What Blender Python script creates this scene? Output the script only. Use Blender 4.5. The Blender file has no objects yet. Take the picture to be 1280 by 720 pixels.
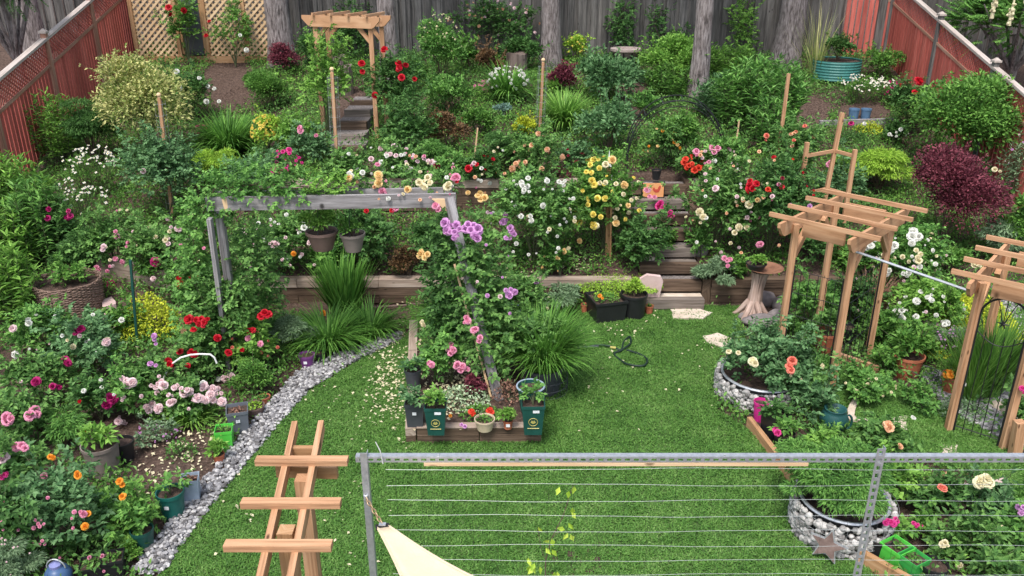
import bpy, math, random
import numpy as np
from mathutils import Vector, Matrix, Euler
random.seed(7); rng = np.random.default_rng(7)
scene = bpy.context.scene; COL = scene.collection
R = math.radians
# ------------------------------------------------------------------ camera model (1280 px wide photograph)
FPX, PITCH, CAMH = 1050.0, R(22.5), 5.2
SP, CP = math.sin(PITCH), math.cos(PITCH)
def ray(px, py):
    x = (px-640)/FPX; y = (360-py)/FPX
    return np.array([x, CP+y*SP, -SP+y*CP])
EYE = np.array([0, 0, CAMH])
def at(px, py, z=0.0):
    d = ray(px, py); return EYE + d*((z-CAMH)/d[2])
def atY(px, py, Y):
    d = ray(px, py); return EYE + d*(Y/d[1])
def depth(p): return p[1]*CP-(p[2]-CAMH)*SP
def ss(a, b, x):
    t = np.clip((x-a)/(b-a), 0, 1); return t*t*(3-2*t)
# ------------------------------------------------------------------ terrain
STX0, STX1 = 1.98, 2.92
def gz0(X, Y):
    X = np.asarray(X, float); Y = np.asarray(Y, float)
    c = np.interp(Y, [0, 12.03, 12.1, 13.83, 13.9, 22, 40], [0, 0.0, .38, .92, 1.40, 2.45, 4.0])
    l = np.interp(Y, [0, 9.2, 11, 14.8, 21.5, 40], [0, .02, .06, .96, 2.6, 4.2])
    r = np.interp(Y, [0, 10, 13, 15.6, 20.6, 22, 40], [0, .0, .25, .7, 2.1, 2.5, 4.2])
    wl = ss(4.5, 5.2, -X); wr = ss(5.0, 5.7, X)
    z = c*(1-wl-wr)+l*wl+r*wr
    z = z+.35*ss(9.2, 10.2, -X)*ss(12, 15, Y)
    st = (X > STX0-.02)*(X < STX1+.02)*(Y > 11.6)*(Y < 14.2)
    return np.where(st, np.minimum(z, (Y-11.75)*.6-.15), z)
PLA, PLB, PLC, PLD = np.array([-1.18, 8.0]), np.array([.33, 8.02]), np.array([.12, 10.9]), np.array([-1.46, 10.9])
def inpoly(X, Y, poly):
    X = np.asarray(X, float); Y = np.asarray(Y, float); r = np.zeros(X.shape, bool); n = len(poly)
    for i in range(n):
        x0, y0 = poly[i]; x1, y1 = poly[(i+1) % n]
        c = ((y0 > Y) != (y1 > Y)) & (X < (x1-x0)*(Y-y0)/((y1-y0) or 1e-9)+x0); r ^= c
    return r
def gz(X, Y):
    return gz0(X, Y)+np.where(inpoly(X, Y, [PLA, PLB, PLC, PLD]), .15, 0)
def G(px, py):
    d = ray(px, py); t = np.linspace(4, 42, 3000); p = EYE+d*t[:, None]
    i = int(np.argmax(p[:, 2] < gz(p[:, 0], p[:, 1]))); q = p[i]
    if i == 0: q = at(px, py, 0)
    return np.array([q[0], q[1], float(gz(q[0], q[1]))])
# ------------------------------------------------------------------ mesh builder
def nrm(v): return v/(np.linalg.norm(v, axis=-1, keepdims=True)+1e-12)
class MB:
    def __init__(s): s.v = []; s.l = []; s.n = []; s.u = []; s.k = 0
    def add(s, v, f, uv=None):
        v = np.asarray(v, float).reshape(-1, 3); s.v.append(v)
        if isinstance(f, np.ndarray):
            s.l.append((f+s.k).ravel()); s.n.append(np.full(len(f), f.shape[1])); nl = f.size
        else:
            s.l.append(np.array([i+s.k for q in f for i in q])); s.n.append(np.array([len(q) for q in f])); nl = len(s.l[-1])
        s.u.append(np.zeros((nl, 2)) if uv is None else np.asarray(uv, float)); s.k += len(v); return s
    def beam(s, p0, p1, w, h, up=(0, 0, 1), taper=1):
        p0 = np.array(p0, float); p1 = np.array(p1, float); d = p1-p0; L = np.linalg.norm(d); d = d/L
        up = np.array(up, float)
        if abs(d@up) > .98: up = np.array([0, 1., 0])
        a = nrm(np.cross(d, up)); b = np.cross(a, d)
        v = [p+(a*i*w/2+b*j*h/2)*t for p, t in ((p0, 1), (p1, taper)) for i, j in ((-1, -1), (1, -1), (1, 1), (-1, 1))]
        f = [(0, 1, 2, 3), (7, 6, 5, 4)]; o = random.random()*50; e = o*3
        uv = [(o, e), (o+.05, e+.3), (o, e+.5), (o+.05, e+.7)]*2
        for k in range(4):
            n = (k+1) % 4; f.append((k, k+4, n+4, n)); q = e+k*.37
            uv += [(o, q), (o+L, q), (o+L, q+w), (o, q+w)]
        return s.add(v, f, uv)
    def box(s, c, sx, sy, sz, rz=0):
        c = np.array(c, float); d = np.array([math.cos(rz), math.sin(rz), 0])*sx/2
        return s.beam(c-d, c+d, sy, sz)
    def tube(s, pts, r, n=6, cap=True):
        pts = np.array(pts, float); m = len(pts); rr = np.broadcast_to(np.asarray(r, float), (m,))
        t = nrm(np.gradient(pts, axis=0)); ref = np.array([0, 0, 1.]) if abs(t[:, 2]).max() < .9 else np.array([.31, .95, .1])
        a = nrm(np.cross(t, ref)); b = np.cross(t, a); an = np.arange(n)*2*math.pi/n
        v = pts[:, None]+(a[:, None]*np.cos(an)[None, :, None]+b[:, None]*np.sin(an)[None, :, None])*rr[:, None, None]
        i = np.arange(m-1)[:, None]*n; k = np.arange(n)[None]; k2 = (k+1) % n
        f = np.stack([i+k, i+k2, i+n+k2, i+n+k], -1).reshape(-1, 4)
        L = np.concatenate([[0], np.cumsum(np.linalg.norm(np.diff(pts, axis=0), axis=1))])
        u0 = np.repeat(L[:-1], n); u1 = np.repeat(L[1:], n); kk = np.tile(np.arange(n), m-1)/n*6.28*rr.mean()
        uv = np.stack([np.stack([u0, kk], -1), np.stack([u0, kk+.1*rr.mean()], -1), np.stack([u1, kk+.1*rr.mean()], -1), np.stack([u1, kk], -1)], 1).reshape(-1, 2)
        s.add(v, f, uv)
        if cap: s.add(v[0], [tuple(range(n))]); s.add(v[-1], [tuple(range(n))[::-1]])
        return s
    def lathe(s, c, prof, n=24, rz=0, sq=False):
        c = np.array(c, float)
        an = np.arange(n)*2*math.pi/n+rz; m = len(prof); k = math.sqrt(2) if n == 4 else 1
        pr = np.array(prof, float)
        v = np.stack([pr[:, 0, None]*k*np.cos(an), pr[:, 0, None]*k*np.sin(an), np.repeat(pr[:, 1, None], n, 1)], -1)+c
        i = np.arange(m-1)[:, None]*n; j = np.arange(n)[None]; j2 = (j+1) % n
        return s.add(v, np.stack([i+j, i+j2, i+n+j2, i+n+j], -1).reshape(-1, 4))
    def disc(s, c, r, n=24, rz=0):
        c = np.array(c, float); an = np.arange(n)*2*math.pi/n+rz; k = math.sqrt(2) if n == 4 else 1
        return s.add(c+np.stack([np.cos(an)*r*k, np.sin(an)*r*k, 0*an], -1), [tuple(range(n))])
    def prism(s, pts, off):
        pts = np.array(pts, float); off = np.array(off, float); n = len(pts)
        f = [tuple(range(n))[::-1], tuple(range(n, 2*n))]+[(i, (i+1) % n, n+(i+1) % n, n+i) for i in range(n)]
        return s.add(np.concatenate([pts, pts+off]), f)
    def build(s, name, mat, parent=None, smooth=False):
        me = bpy.data.meshes.new(name); o = bpy.data.objects.new(name, me); COL.objects.link(o)
        if not s.v: s.add(np.zeros((3, 3)), [(0, 1, 2)])
        v = np.concatenate(s.v); lo = np.concatenate(s.l).astype(np.int32); n = np.concatenate(s.n).astype(np.int32); uv = np.concatenate(s.u)
        off = np.zeros(3); q = parent
        while q is not None: off = off+np.array(q.location); q = q.parent
        if parent is None:
            off = np.array([(v[:, 0].min()+v[:, 0].max())/2, (v[:, 1].min()+v[:, 1].max())/2, v[:, 2].min()]); o.location = off
        else: o.parent = parent
        v = v-off
        me.vertices.add(len(v)); me.vertices.foreach_set('co', v.ravel().astype(np.float32))
        me.loops.add(len(lo)); me.loops.foreach_set('vertex_index', lo)
        me.polygons.add(len(n)); me.polygons.foreach_set('loop_start', np.concatenate([[0], np.cumsum(n)[:-1]]).astype(np.int32))
        me.polygons.foreach_set('use_smooth', np.full(len(n), bool(smooth)))
        ul = me.uv_layers.new(name='UVMap'); ul.data.foreach_set('uv', uv.ravel().astype(np.float32))
        me.update(calc_edges=True); me.materials.append(mat); return o
def tag(o, label=None, cat=None, group=None, kind=None):
    for k, v in (('label', label), ('category', cat), ('group', group), ('kind', kind)):
        if v: o[k] = v
    return o
def thing(name, loc, label, cat, group=None):
    o = bpy.data.objects.new(name, None); COL.objects.link(o); o.location = [float(x) for x in loc]; o.empty_display_size = .1
    return tag(o, label, cat, group)
# ------------------------------------------------------------------ materials
def newmat(name):
    m = bpy.data.materials.new(name); m.use_nodes = True; nt = m.node_tree; nt.nodes.clear()
    out = nt.nodes.new('ShaderNodeOutputMaterial'); b = nt.nodes.new('ShaderNodeBsdfPrincipled'); nt.links.new(b.outputs[0], out.inputs[0])
    return m, nt, b, out
def ramp(nt, fac, cols, pos=None):
    r = nt.nodes.new('ShaderNodeValToRGB'); e = r.color_ramp.elements; n = len(cols)
    while len(e) < n: e.new(.5)
    for i, c in enumerate(cols): e[i].position = pos[i] if pos else i/(n-1); e[i].color = (*c, 1)
    nt.links.new(fac, r.inputs[0]); return r.outputs[0]
def noise(nt, scale, detail=4, vec=None, sc=None, rough=.6):
    n = nt.nodes.new('ShaderNodeTexNoise'); n.inputs['Scale'].default_value = scale; n.inputs['Detail'].default_value = detail; n.inputs['Roughness'].default_value = rough
    if vec is None:
        t = nt.nodes.new('ShaderNodeTexCoord'); vec = t.outputs['Object']
    if sc:
        mp = nt.nodes.new('ShaderNodeMapping'); mp.inputs['Scale'].default_value = sc; nt.links.new(vec, mp.inputs[0]); vec = mp.outputs[0]
    nt.links.new(vec, n.inputs['Vector']); return n.outputs['Fac']
def bump(nt, b, h, st, dist=.02):
    k = nt.nodes.new('ShaderNodeBump'); k.inputs['Strength'].default_value = st; k.inputs['Distance'].default_value = dist
    nt.links.new(h, k.inputs['Height']); nt.links.new(k.outputs[0], b.inputs['Normal'])
def surf(name, cols, scale=8, rough=.7, bs=.3, metal=0, pos=(.3, .7), spec=.4, detail=6):
    m, nt, b, o = newmat(name); f = noise(nt, scale, detail)
    cols = cols if isinstance(cols[0], (tuple, list)) else [[c*.82 for c in cols], [min(1, c*1.12) for c in cols]]
    p = list(pos) if len(cols) == 2 else None
    if p is None: p = [.25+.5*i/(len(cols)-1) for i in range(len(cols))]
    nt.links.new(ramp(nt, f, cols, p), b.inputs['Base Color']); b.inputs['Roughness'].default_value = rough
    b.inputs['Metallic'].default_value = metal; b.inputs['Specular IOR Level'].default_value = spec
    if bs: bump(nt, b, noise(nt, scale*4, 4), bs)
    return m
def wood(name, cols, rough=.75, along=1.6, across=42, bs=.25, knots=True, vary=.14):
    m, nt, b, o = newmat(name); uvn = nt.nodes.new('ShaderNodeUVMap')
    f = noise(nt, 1, 5, uvn.outputs[0], (along, across, 1)); f2 = noise(nt, 1, 3, uvn.outputs[0], (.8, 6, 1))
    mx = nt.nodes.new('ShaderNodeMath'); mx.operation = 'MULTIPLY_ADD'; mx.inputs[1].default_value = .55; nt.links.new(f, mx.inputs[0])
    m2 = nt.nodes.new('ShaderNodeMath'); m2.operation = 'MULTIPLY'; m2.inputs[1].default_value = .45; nt.links.new(f2, m2.inputs[0]); nt.links.new(m2.outputs[0], mx.inputs[2])
    c = ramp(nt, mx.outputs[0], cols, [.37+.26*i/(len(cols)-1) for i in range(len(cols))])
    if knots:
        vo = nt.nodes.new('ShaderNodeTexVoronoi'); mp = nt.nodes.new('ShaderNodeMapping'); mp.inputs['Scale'].default_value = (3.2, 9, 1)
        nt.links.new(uvn.outputs[0], mp.inputs[0]); nt.links.new(mp.outputs[0], vo.inputs['Vector']); vo.inputs['Scale'].default_value = 1
        kr = ramp(nt, vo.outputs['Distance'], [(1, 1, 1), (0, 0, 0)], [.05, .12]); mix = nt.nodes.new('ShaderNodeMix'); mix.data_type = 'RGBA'
        nt.links.new(kr, mix.inputs['Factor']); nt.links.new(c, mix.inputs['A']); mix.inputs['B'].default_value = (*[x*.45 for x in cols[0]], 1); c = mix.outputs['Result']
    g = nt.nodes.new('ShaderNodeNewGeometry'); rv = ramp(nt, g.outputs['Random Per Island'], [(1-vary, 1-vary, 1-vary), (1, 1, 1), (1+vary*.6, 1+vary*.6, 1+vary*.6)]); mv = nt.nodes.new('ShaderNodeMix'); mv.data_type = 'RGBA'; mv.blend_type = 'MULTIPLY'; mv.inputs['Factor'].default_value = 1
    nt.links.new(c, mv.inputs['A']); nt.links.new(rv, mv.inputs['B']); nt.links.new(mv.outputs['Result'], b.inputs['Base Color']); b.inputs['Roughness'].default_value = rough; b.inputs['Specular IOR Level'].default_value = .25
    bump(nt, b, f, bs, .01); return m
def leafmat(name, cols, trans=.3, rough=.5, big=3.0, spec=.2):
    """leaf tints vary from leaf to leaf (mesh island) and a little in patches"""
    m, nt, b, out = newmat(name); g = nt.nodes.new('ShaderNodeNewGeometry')
    f2 = noise(nt, big, 3); ad = nt.nodes.new('ShaderNodeMath'); ad.operation = 'MULTIPLY_ADD'
    nt.links.new(g.outputs['Random Per Island'], ad.inputs[0]); ad.inputs[1].default_value = .6
    s2 = nt.nodes.new('ShaderNodeMath'); s2.operation = 'MULTIPLY_ADD'; s2.inputs[1].default_value = 1.0; s2.inputs[2].default_value = -.3; nt.links.new(f2, s2.inputs[0])
    nt.links.new(s2.outputs[0], ad.inputs[2]); c = ramp(nt, ad.outputs[0], cols)
    nt.links.new(c, b.inputs['Base Color']); b.inputs['Roughness'].default_value = rough; b.inputs['Specular IOR Level'].default_value = spec
    if trans:
        t = nt.nodes.new('ShaderNodeBsdfTranslucent'); nt.links.new(c, t.inputs['Color']); mx = nt.nodes.new('ShaderNodeMixShader'); mx.inputs[0].default_value = trans
        nt.links.new(b.outputs[0], mx.inputs[1]); nt.links.new(t.outputs[0], mx.inputs[2]); nt.links.new(mx.outputs[0], out.inputs[0])
    return m
def sc3(c, k): return tuple(min(1, x*k) for x in c)
def lm(name, c, tip=None, **k):
    t_ = tip or (0, 0, 0); c = (c[0]*1.42, c[1]*1.66, c[2]*1.42); tip = tip and (tip[0]*1.36, tip[1]*1.58, tip[2]*1.36)
    tip = tip or (c[0]*1.7, c[1]*1.45, c[2]*1.4)
    return leafmat('leaf_'+name, [sc3(c, .38), sc3(c, .85), sc3(tip, .9), sc3(tip, 1.25)], **k)
LEAF = dict(
    rose=lm('rose', (.064, .135, .038), (.15, .25, .075)), deep=lm('deep', (.042, .098, .028), (.095, .175, .055)), mid=lm('mid', (.070, .155, .034), (.15, .26, .06)),
    light=lm('light', (.11, .215, .042), (.21, .33, .075)), lime=lm('lime', (.20, .30, .04), (.35, .45, .08)), gold=lm('gold', (.33, .34, .03), (.55, .52, .06)),
    blue=lm('blue', (.064, .130, .056), (.145, .235, .115)), grey=lm('grey', (.12, .17, .10), (.24, .30, .20)), plum=lm('plum', (.105, .020, .038), (.23, .055, .085)),
    dapple=lm('dapple', (.21, .245, .075), (.50, .42, .21)), bronze=lm('bronze', (.10, .055, .035), (.20, .10, .055)), straw=lm('straw', (.20, .09, .08), (.36, .18, .15)),
    blade=lm('blade', (.062, .145, .028), (.14, .26, .055)), fern=lm('fern', (.075, .165, .042), (.16, .28, .075)), white=lm('white', (.15, .21, .11), (.50, .53, .42)),
    sapling=lm('sapling', (.26, .36, .04), (.48, .52, .09)), steel=lm('steel', (.12, .18, .18), (.25, .33, .32)))
GRASS = leafmat('grass', [(.034, .092, .018), (.080, .198, .037), (.130, .275, .056), (.24, .38, .12)], .2, .5, 2.2, .2)
BC = dict(white=(.80, .80, .74), cream=(.82, .74, .50), pale=(.82, .62, .64), pink=(.78, .32, .46), hot=(.72, .06, .30), magenta=(.46, .02, .16), red=(.58, .012, .03), dark=(.22, .008, .03),
          orange=(.88, .36, .04), peach=(.86, .52, .32), apricot=(.88, .62, .28), yellow=(.86, .70, .16), lilac=(.66, .34, .64), coral=(.82, .24, .17), scarlet=(.74, .07, .035))
def bloommat(n, c):
    m, nt, b, out = newmat('petal_'+n); g = nt.nodes.new('ShaderNodeNewGeometry')
    oi = nt.nodes.new('ShaderNodeObjectInfo'); ad = nt.nodes.new('ShaderNodeMath'); ad.operation = 'ADD'; nt.links.new(g.outputs['Random Per Island'], ad.inputs[0]); nt.links.new(oi.outputs['Random'], ad.inputs[1])
    hf = nt.nodes.new('ShaderNodeMath'); hf.operation = 'MULTIPLY'; hf.inputs[1].default_value = .5; nt.links.new(ad.outputs[0], hf.inputs[0])
    cc = ramp(nt, hf.outputs[0], [sc3(c, .88), c, tuple(min(.86, x*1.05+.05) for x in c)]); nt.links.new(cc, b.inputs['Base Color']); b.inputs['Roughness'].default_value = .6; b.inputs['Specular IOR Level'].default_value = .2
    t = nt.nodes.new('ShaderNodeBsdfTranslucent'); nt.links.new(cc, t.inputs['Color']); mx = nt.nodes.new('ShaderNodeMixShader'); mx.inputs[0].default_value = .3
    nt.links.new(b.outputs[0], mx.inputs[1]); nt.links.new(t.outputs[0], mx.inputs[2]); nt.links.new(mx.outputs[0], out.inputs[0]); return m
PETAL = {k: bloommat(k, c) for k, c in BC.items()}
CEDAR = wood('cedar', [(.25, .127, .064), (.48, .268, .148), (.60, .375, .225)], bs=.4, vary=.2)
CEDAR2 = wood('cedar_weathered', [(.27, .14, .07), (.42, .24, .12), (.52, .33, .19)])
GREYWOOD = wood('grey_wood', [(.10, .092, .09), (.27, .255, .26), (.40, .38, .39)], bs=.8, knots=True, across=60)
FENCEWOOD = wood('fence_wood', [(.055, .052, .05), (.125, .118, .112), (.20, .188, .178)], bs=.5, vary=.4)
REDWOOD = wood('red_stain', [(.31, .066, .053), (.44, .106, .084), (.52, .165, .13)], knots=False, vary=.3)
REDTRIM = wood('red_trim', [(.24, .12, .085), (.34, .18, .125), (.45, .28, .21)], knots=False)
PALETRIM = wood('pale_trim', [(.30, .25, .22), (.44, .38, .345), (.56, .50, .46)], knots=False)
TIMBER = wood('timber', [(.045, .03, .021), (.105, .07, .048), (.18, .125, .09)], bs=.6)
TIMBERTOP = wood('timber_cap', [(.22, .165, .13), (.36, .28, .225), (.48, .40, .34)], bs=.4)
TAN = wood('tan_lath', [(.55, .36, .2), (.68, .48, .29), (.75, .56, .36)])
def barkmat():
    m, nt, b, o = newmat('bark'); f = noise(nt, 1, 8, None, (26, 26, 4.5), .7); f2 = noise(nt, 2.5, 3)
    a = nt.nodes.new('ShaderNodeMath'); a.operation = 'MULTIPLY_ADD'; a.inputs[1].default_value = .8; nt.links.new(f, a.inputs[0]); q = nt.nodes.new('ShaderNodeMath'); q.operation = 'MULTIPLY'; q.inputs[1].default_value = .2; nt.links.new(f2, q.inputs[0]); nt.links.new(q.outputs[0], a.inputs[2])
    nt.links.new(ramp(nt, a.outputs[0], [(.035, .03, .028), (.15, .125, .12), (.27, .235, .23), (.40, .36, .355)], [.36, .45, .54, .66]), b.inputs['Base Color']); b.inputs['Roughness'].default_value = .95; bump(nt, b, f, 1, .04); return m
BARK = barkmat()
DRIFT = wood('driftwood', [(.10, .065, .05), (.42, .30, .25), (.66, .52, .46)], across=26, bs=1, knots=False)
STUMPW = wood('old_stump', [(.06, .045, .04), (.15, .115, .1), (.25, .2, .18)], across=16, bs=.8)
SOIL = surf('soil', [(.030, .020, .015), (.085, .055, .042), (.16, .105, .082)], 22, 1, 1.0)
MULCH = surf('mulch', [(.035, .022, .017), (.095, .06, .046), (.21, .145, .115)], 26, 1, 1.0, detail=10)
LAWN = surf('lawn_base', [(.035, .075, .02), (.065, .13, .03), (.09, .15, .045)], 9, 1, .6)
STONE = surf('flagstone', [(.42, .34, .27), (.58, .49, .40), (.66, .58, .5)], 6, .9, .4)
SLAB = surf('pink_slab', [(.44, .30, .29), (.56, .41, .39), (.64, .5, .48)], 5, .85, .3)
ROCK = surf('rock', [(.10, .085, .085), (.20, .175, .175), (.32, .28, .27)], 5, .8, .4)
BLACK = surf('black_plastic', (.018, .019, .021), 6, .45, 0); CHAR = surf('charcoal_plastic', (.055, .06, .07), 6, .5, 0)
IRON = surf('iron', (.012, .013, .014), 10, .5, .1); STEEL = surf('galvanised', [(.42, .44, .47), (.60, .62, .65)], 30, .42, .1, metal=.65); WIRE = surf('wire', (.40, .43, .43), 20, .4, 0, metal=.3); STEPW = wood('step_wood', [(.085, .07, .06), (.18, .15, .13), (.29, .25, .22)], bs=.6)
TERRA = surf('terracotta', [(.36, .10, .05), (.50, .17, .09)], 7, .75, .2); DGREEN = surf('dark_green_plastic', (.014, .075, .062), 6, .4, 0); TEAL = surf('teal_plastic', (.012, .12, .10), 6, .4, 0)
LIME = surf('lime_plastic', (.10, .58, .07), 6, .4, 0); GREENP = surf('green_plastic', (.045, .36, .07), 6, .4, 0); PINKP = surf('pink_plastic', (.62, .035, .26), 6, .4, 0); PURPLE = surf('purple_plastic', (.17, .05, .20), 6, .45, 0)
PERI = surf('periwinkle', (.22, .24, .48), 6, .45, 0); LBLUE = surf('light_blue_grey', (.30, .37, .46), 6, .45, 0); GREYP = surf('grey_pot', (.12, .135, .16), 6, .5, 0); TAUPE = surf('taupe_pot', [(.17, .14, .125), (.25, .21, .19)], 5, .6, .1)
CREAMP = surf('cream_pot', (.58, .47, .33), 8, .6, .1); BROWNP = surf('brown_pot', (.16, .105, .09), 8, .6, .1); BLUEP = surf('blue_jug', (.06, .12, .25), 4, .3, 0); WHITE = surf('white_plastic', (.74, .75, .73), 6, .5, 0)
GOLDP = surf('gold_print', (.45, .40, .12), 6, .5, 0); LABELP = surf('paper_label', (.75, .77, .8), 6, .6, 0); WICKER = surf('wicker', [(.10, .06, .045), (.27, .18, .14), (.40, .29, .24)], 30, .9, .9)
BLUEV = surf('blue_vessel', (.10, .19, .32), 4, .4, 0); CORR = surf('corrugated_teal', (.05, .20, .18), 5, .45, 0); SAIL = surf('sail_cloth', [(.70, .56, .38), (.75, .61, .43)], 12, .85, .15)
ORANGEB = surf('banner_orange', [(.75, .30, .10), (.80, .42, .2)], 5, .8, 0); BANRED = surf('banner_red', (.55, .08, .05), 5, .8, 0); BANPINK = surf('banner_pink', (.75, .35, .42), 5, .8, 0); DARKGLASS = surf('dark_mirror', (.10, .11, .12), 3, .15, 0)
TEALPIPE = surf('teal_pot', (.018, .085, .085), 5, .5, 0); GRAVELW = None
def pebmat(name, cols):
    m, nt, b, o = newmat(name); g = nt.nodes.new('ShaderNodeNewGeometry'); nt.links.new(ramp(nt, g.outputs['Random Per Island'], cols), b.inputs['Base Color']); b.inputs['Roughness'].default_value = .8; return m
PEB = pebmat('pebble', [(.085, .08, .08), (.19, .187, .195), (.31, .305, .315), (.52, .51, .50)])
PEB2 = pebmat('gabion_stone', [(.11, .105, .10), (.25, .24, .235), (.40, .385, .37), (.56, .54, .52)])
STEMW = surf('stem', [(.06, .085, .035), (.11, .12, .06)], 12, .8, 0); TWIG = surf('twig', [(.07, .05, .035), (.14, .10, .07)], 14, .9, 0)
DAISYC = surf('daisy_eye', (.65, .42, .04), 10, .7, 0)
# ------------------------------------------------------------------ foliage primitives
def rdir(n): return nrm(rng.normal(size=(n, 3)))
def leaves(mb, base, d, nv, L, W, fold=.18, curve=.15):
    n = len(base); L = np.broadcast_to(np.asarray(L, float), (n,))[:, None]; W = np.broadcast_to(np.asarray(W, float), (n,))[:, None]
    d = nrm(d); s = nrm(np.cross(d, nv)); u = np.cross(s, d)
    v = np.stack([base, base+d*L*.42+s*W*.5+u*fold*W, base+d*L-u*curve*L, base+d*L*.42-s*W*.5+u*fold*W], 1)
    i = np.arange(n)[:, None]*4
    mb.add(v, np.concatenate([i+[[0, 1, 2]], i+[[0, 2, 3]]], 1).reshape(-1, 3))
def straps(mb, base, az, L, W, lean, droop, seg=5):
    n = len(base); t = np.linspace(0, 1, seg+1)[None, :]; L = np.broadcast_to(np.asarray(L, float), (n,))[:, None]
    lean = np.broadcast_to(np.asarray(lean, float), (n,))[:, None]; droop = np.broadcast_to(np.asarray(droop, float), (n,))[:, None]
    ang = lean+droop*t**1.3; dl = L/seg
    hx = np.cumsum(np.sin(ang)*dl, 1)-np.sin(ang[:, :1])*dl; hz = np.cumsum(np.cos(ang)*dl, 1)-np.cos(ang[:, :1])*dl
    c = np.stack([np.cos(az), np.sin(az), 0*az], -1); sd = np.stack([-np.sin(az), np.cos(az), 0*az], -1)
    p = base[:, None]+c[:, None]*hx[..., None]; p[..., 2] += hz
    w = (W*np.minimum(1, (1.02-t)*2.2)*np.minimum(1, .6+t))[..., None]*.5
    v = np.stack([p-sd[:, None]*w, p+sd[:, None]*w], 2).reshape(n, -1, 3)
    i = np.arange(n)[:, None, None]*(2*(seg+1)); k = np.arange(seg)[None, :, None]*2
    mb.add(v, (i+k+np.array([0, 1, 3, 2])[None, None]).reshape(-1, 4))
def dome(n, w, d, h, nl, rl=.30, flat=1.0, low=.12):
    """n points spread over a heap of uneven clumps; returns points and outward directions"""
    c = rdir(nl)*rng.uniform(.25, 1, (nl, 1))**.5; c[:, 2] = np.abs(c[:, 2])*1.25-.25
    ctr = np.stack([c[:, 0]*w*.40, c[:, 1]*d*.40, h*(.50+.40*c[:, 2])], -1)
    r = rng.uniform(.4, 1.25, nl)*rl*min(w, max(h, .4*w)); k = rng.choice(nl, n, p=r**2/np.sum(r**2))
    o = rdir(n); o[:, 2] = np.where(rng.random(n) < .75, np.abs(o[:, 2]), o[:, 2]); p = ctr[k]+o*(r[k]*rng.uniform(.55, 1.12, n))[:, None]*np.array([1, 1, .8*flat])
    p[:, 2] = np.where(p[:, 2] < low*h, rng.uniform(.02, .35, n)*h, p[:, 2]); p[:, 2] = np.minimum(p[:, 2], h*1.02)
    q = p*np.array([2/w, 2/d, 1.2/h]); return p, nrm(o+.6*nrm(q)), ctr
def canes(mb, base, tips, r=.007, n=5):
    for t in tips:
        t = np.array(t); m = base+np.array([t[0]-base[0], t[1]-base[1], 0])*.3+np.array([0, 0, (t[2]-base[2])*.6])
        tt = np.linspace(0, 1, 5)[:, None]; pts = (1-tt)**2*base+2*tt*(1-tt)*m+tt**2*t
        mb.tube(pts, np.linspace(r, r*.45, 5), n, cap=False)
def compound(mb, p, out, L, n5=5):
    """pinnate leaf: leaflets in pairs along a rachis"""
    n = len(p); d = nrm(out+.7*rdir(n)+np.array([0, 0, -.05])); nv = nrm(np.array([0, 0, 1.])+.45*out+.5*rdir(n)); s = nrm(np.cross(d, nv))
    sp = L*1.0
    for k, (a, b) in enumerate(((0.35, 1), (.35, -1), (1.0, 1), (1.0, -1), (1.35, 0))[:n5]):
        bs = p+d*(sp*a); dd = nrm(d*(.55 if b else 1)+s*b*.8+.2*rdir(n)); leaves(mb, bs, dd, nrm(nv+.25*rdir(n)), L*rng.uniform(.75, 1.15, n), L*.68*rng.uniform(.85, 1.15, n), curve=.12)
# ------------------------------------------------------------------ blooms (shared meshes)
def rose_mesh(col, var):
    mb = MB(); r = random.Random(sum(map(ord, col))*7+var)
    rings = ((6, .06, .10, .44, .52), (6, .05, .50, .42, .50), (5, .04, .90, .36, .42), (5, .02, 1.2, .30, .34), (3, .01, 1.45, .24, .24))
    if var == 3: rings = ((5, .03, 1.0, .34, .36), (4, .02, 1.3, .34, .28), (3, .01, 1.5, .3, .2))
    if var == 4: rings = ((5, .05, .45, .40, .50), (5, .04, .85, .38, .44), (5, .02, 1.15, .32, .34), (3, .01, 1.45, .26, .26))
    if var == 5: rings = ((6, .06, -.1, .46, .54), (6, .05, .2, .42, .48), (6, .05, .6, .34, .40), (5, .03, 1.0, .26, .30))
    for ring, (n, rad, t0, ln, wd) in enumerate(rings):
        for k in range(n):
            a = k*6.283/n+ring*.55+r.uniform(-.15, .15); c = np.array([math.cos(a), math.sin(a), 0]); s = np.array([-math.sin(a), math.cos(a), 0]); t = t0+r.uniform(-.12, .12); z = np.array([0, 0, 1.])
            d1 = c*math.cos(t)+z*math.sin(t); t2 = t-.35 if ring < 2 else t+.45; d2 = c*math.cos(t2)+z*math.sin(t2); b = c*rad+z*.02*ring; m1 = b+d1*ln*.6; e = m1+d2*ln*.4; cup = np.cross(s, d1)*wd*.14*(-1)
            mb.add([b-s*wd*.12, b+s*wd*.12, m1+s*wd*.52-cup, e+s*wd*.30-cup*.5, e+d2*ln*.06, e-s*wd*.30-cup*.5, m1-s*wd*.52-cup, m1], [(0, 1, 7), (1, 2, 7), (2, 3, 7), (3, 4, 7), (4, 5, 7), (5, 6, 7), (6, 0, 7)])
    return mb
def daisy_mesh(col):
    mb = MB()
    for k in range(9):
        a = k*.698; c = np.array([math.cos(a), math.sin(a), 0]); s = np.array([-math.sin(a), math.cos(a), 0]); z = np.array([0, 0, .06])
        mb.add([c*.1, c*.32+s*.13+z, c*.5-z, c*.32-s*.13+z], [(0, 1, 2, 3)])
    mb.lathe((0, 0, .02), [(.16, 0), (.12, .06), (0, .08)], 6); return mb
BM = {}
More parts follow.
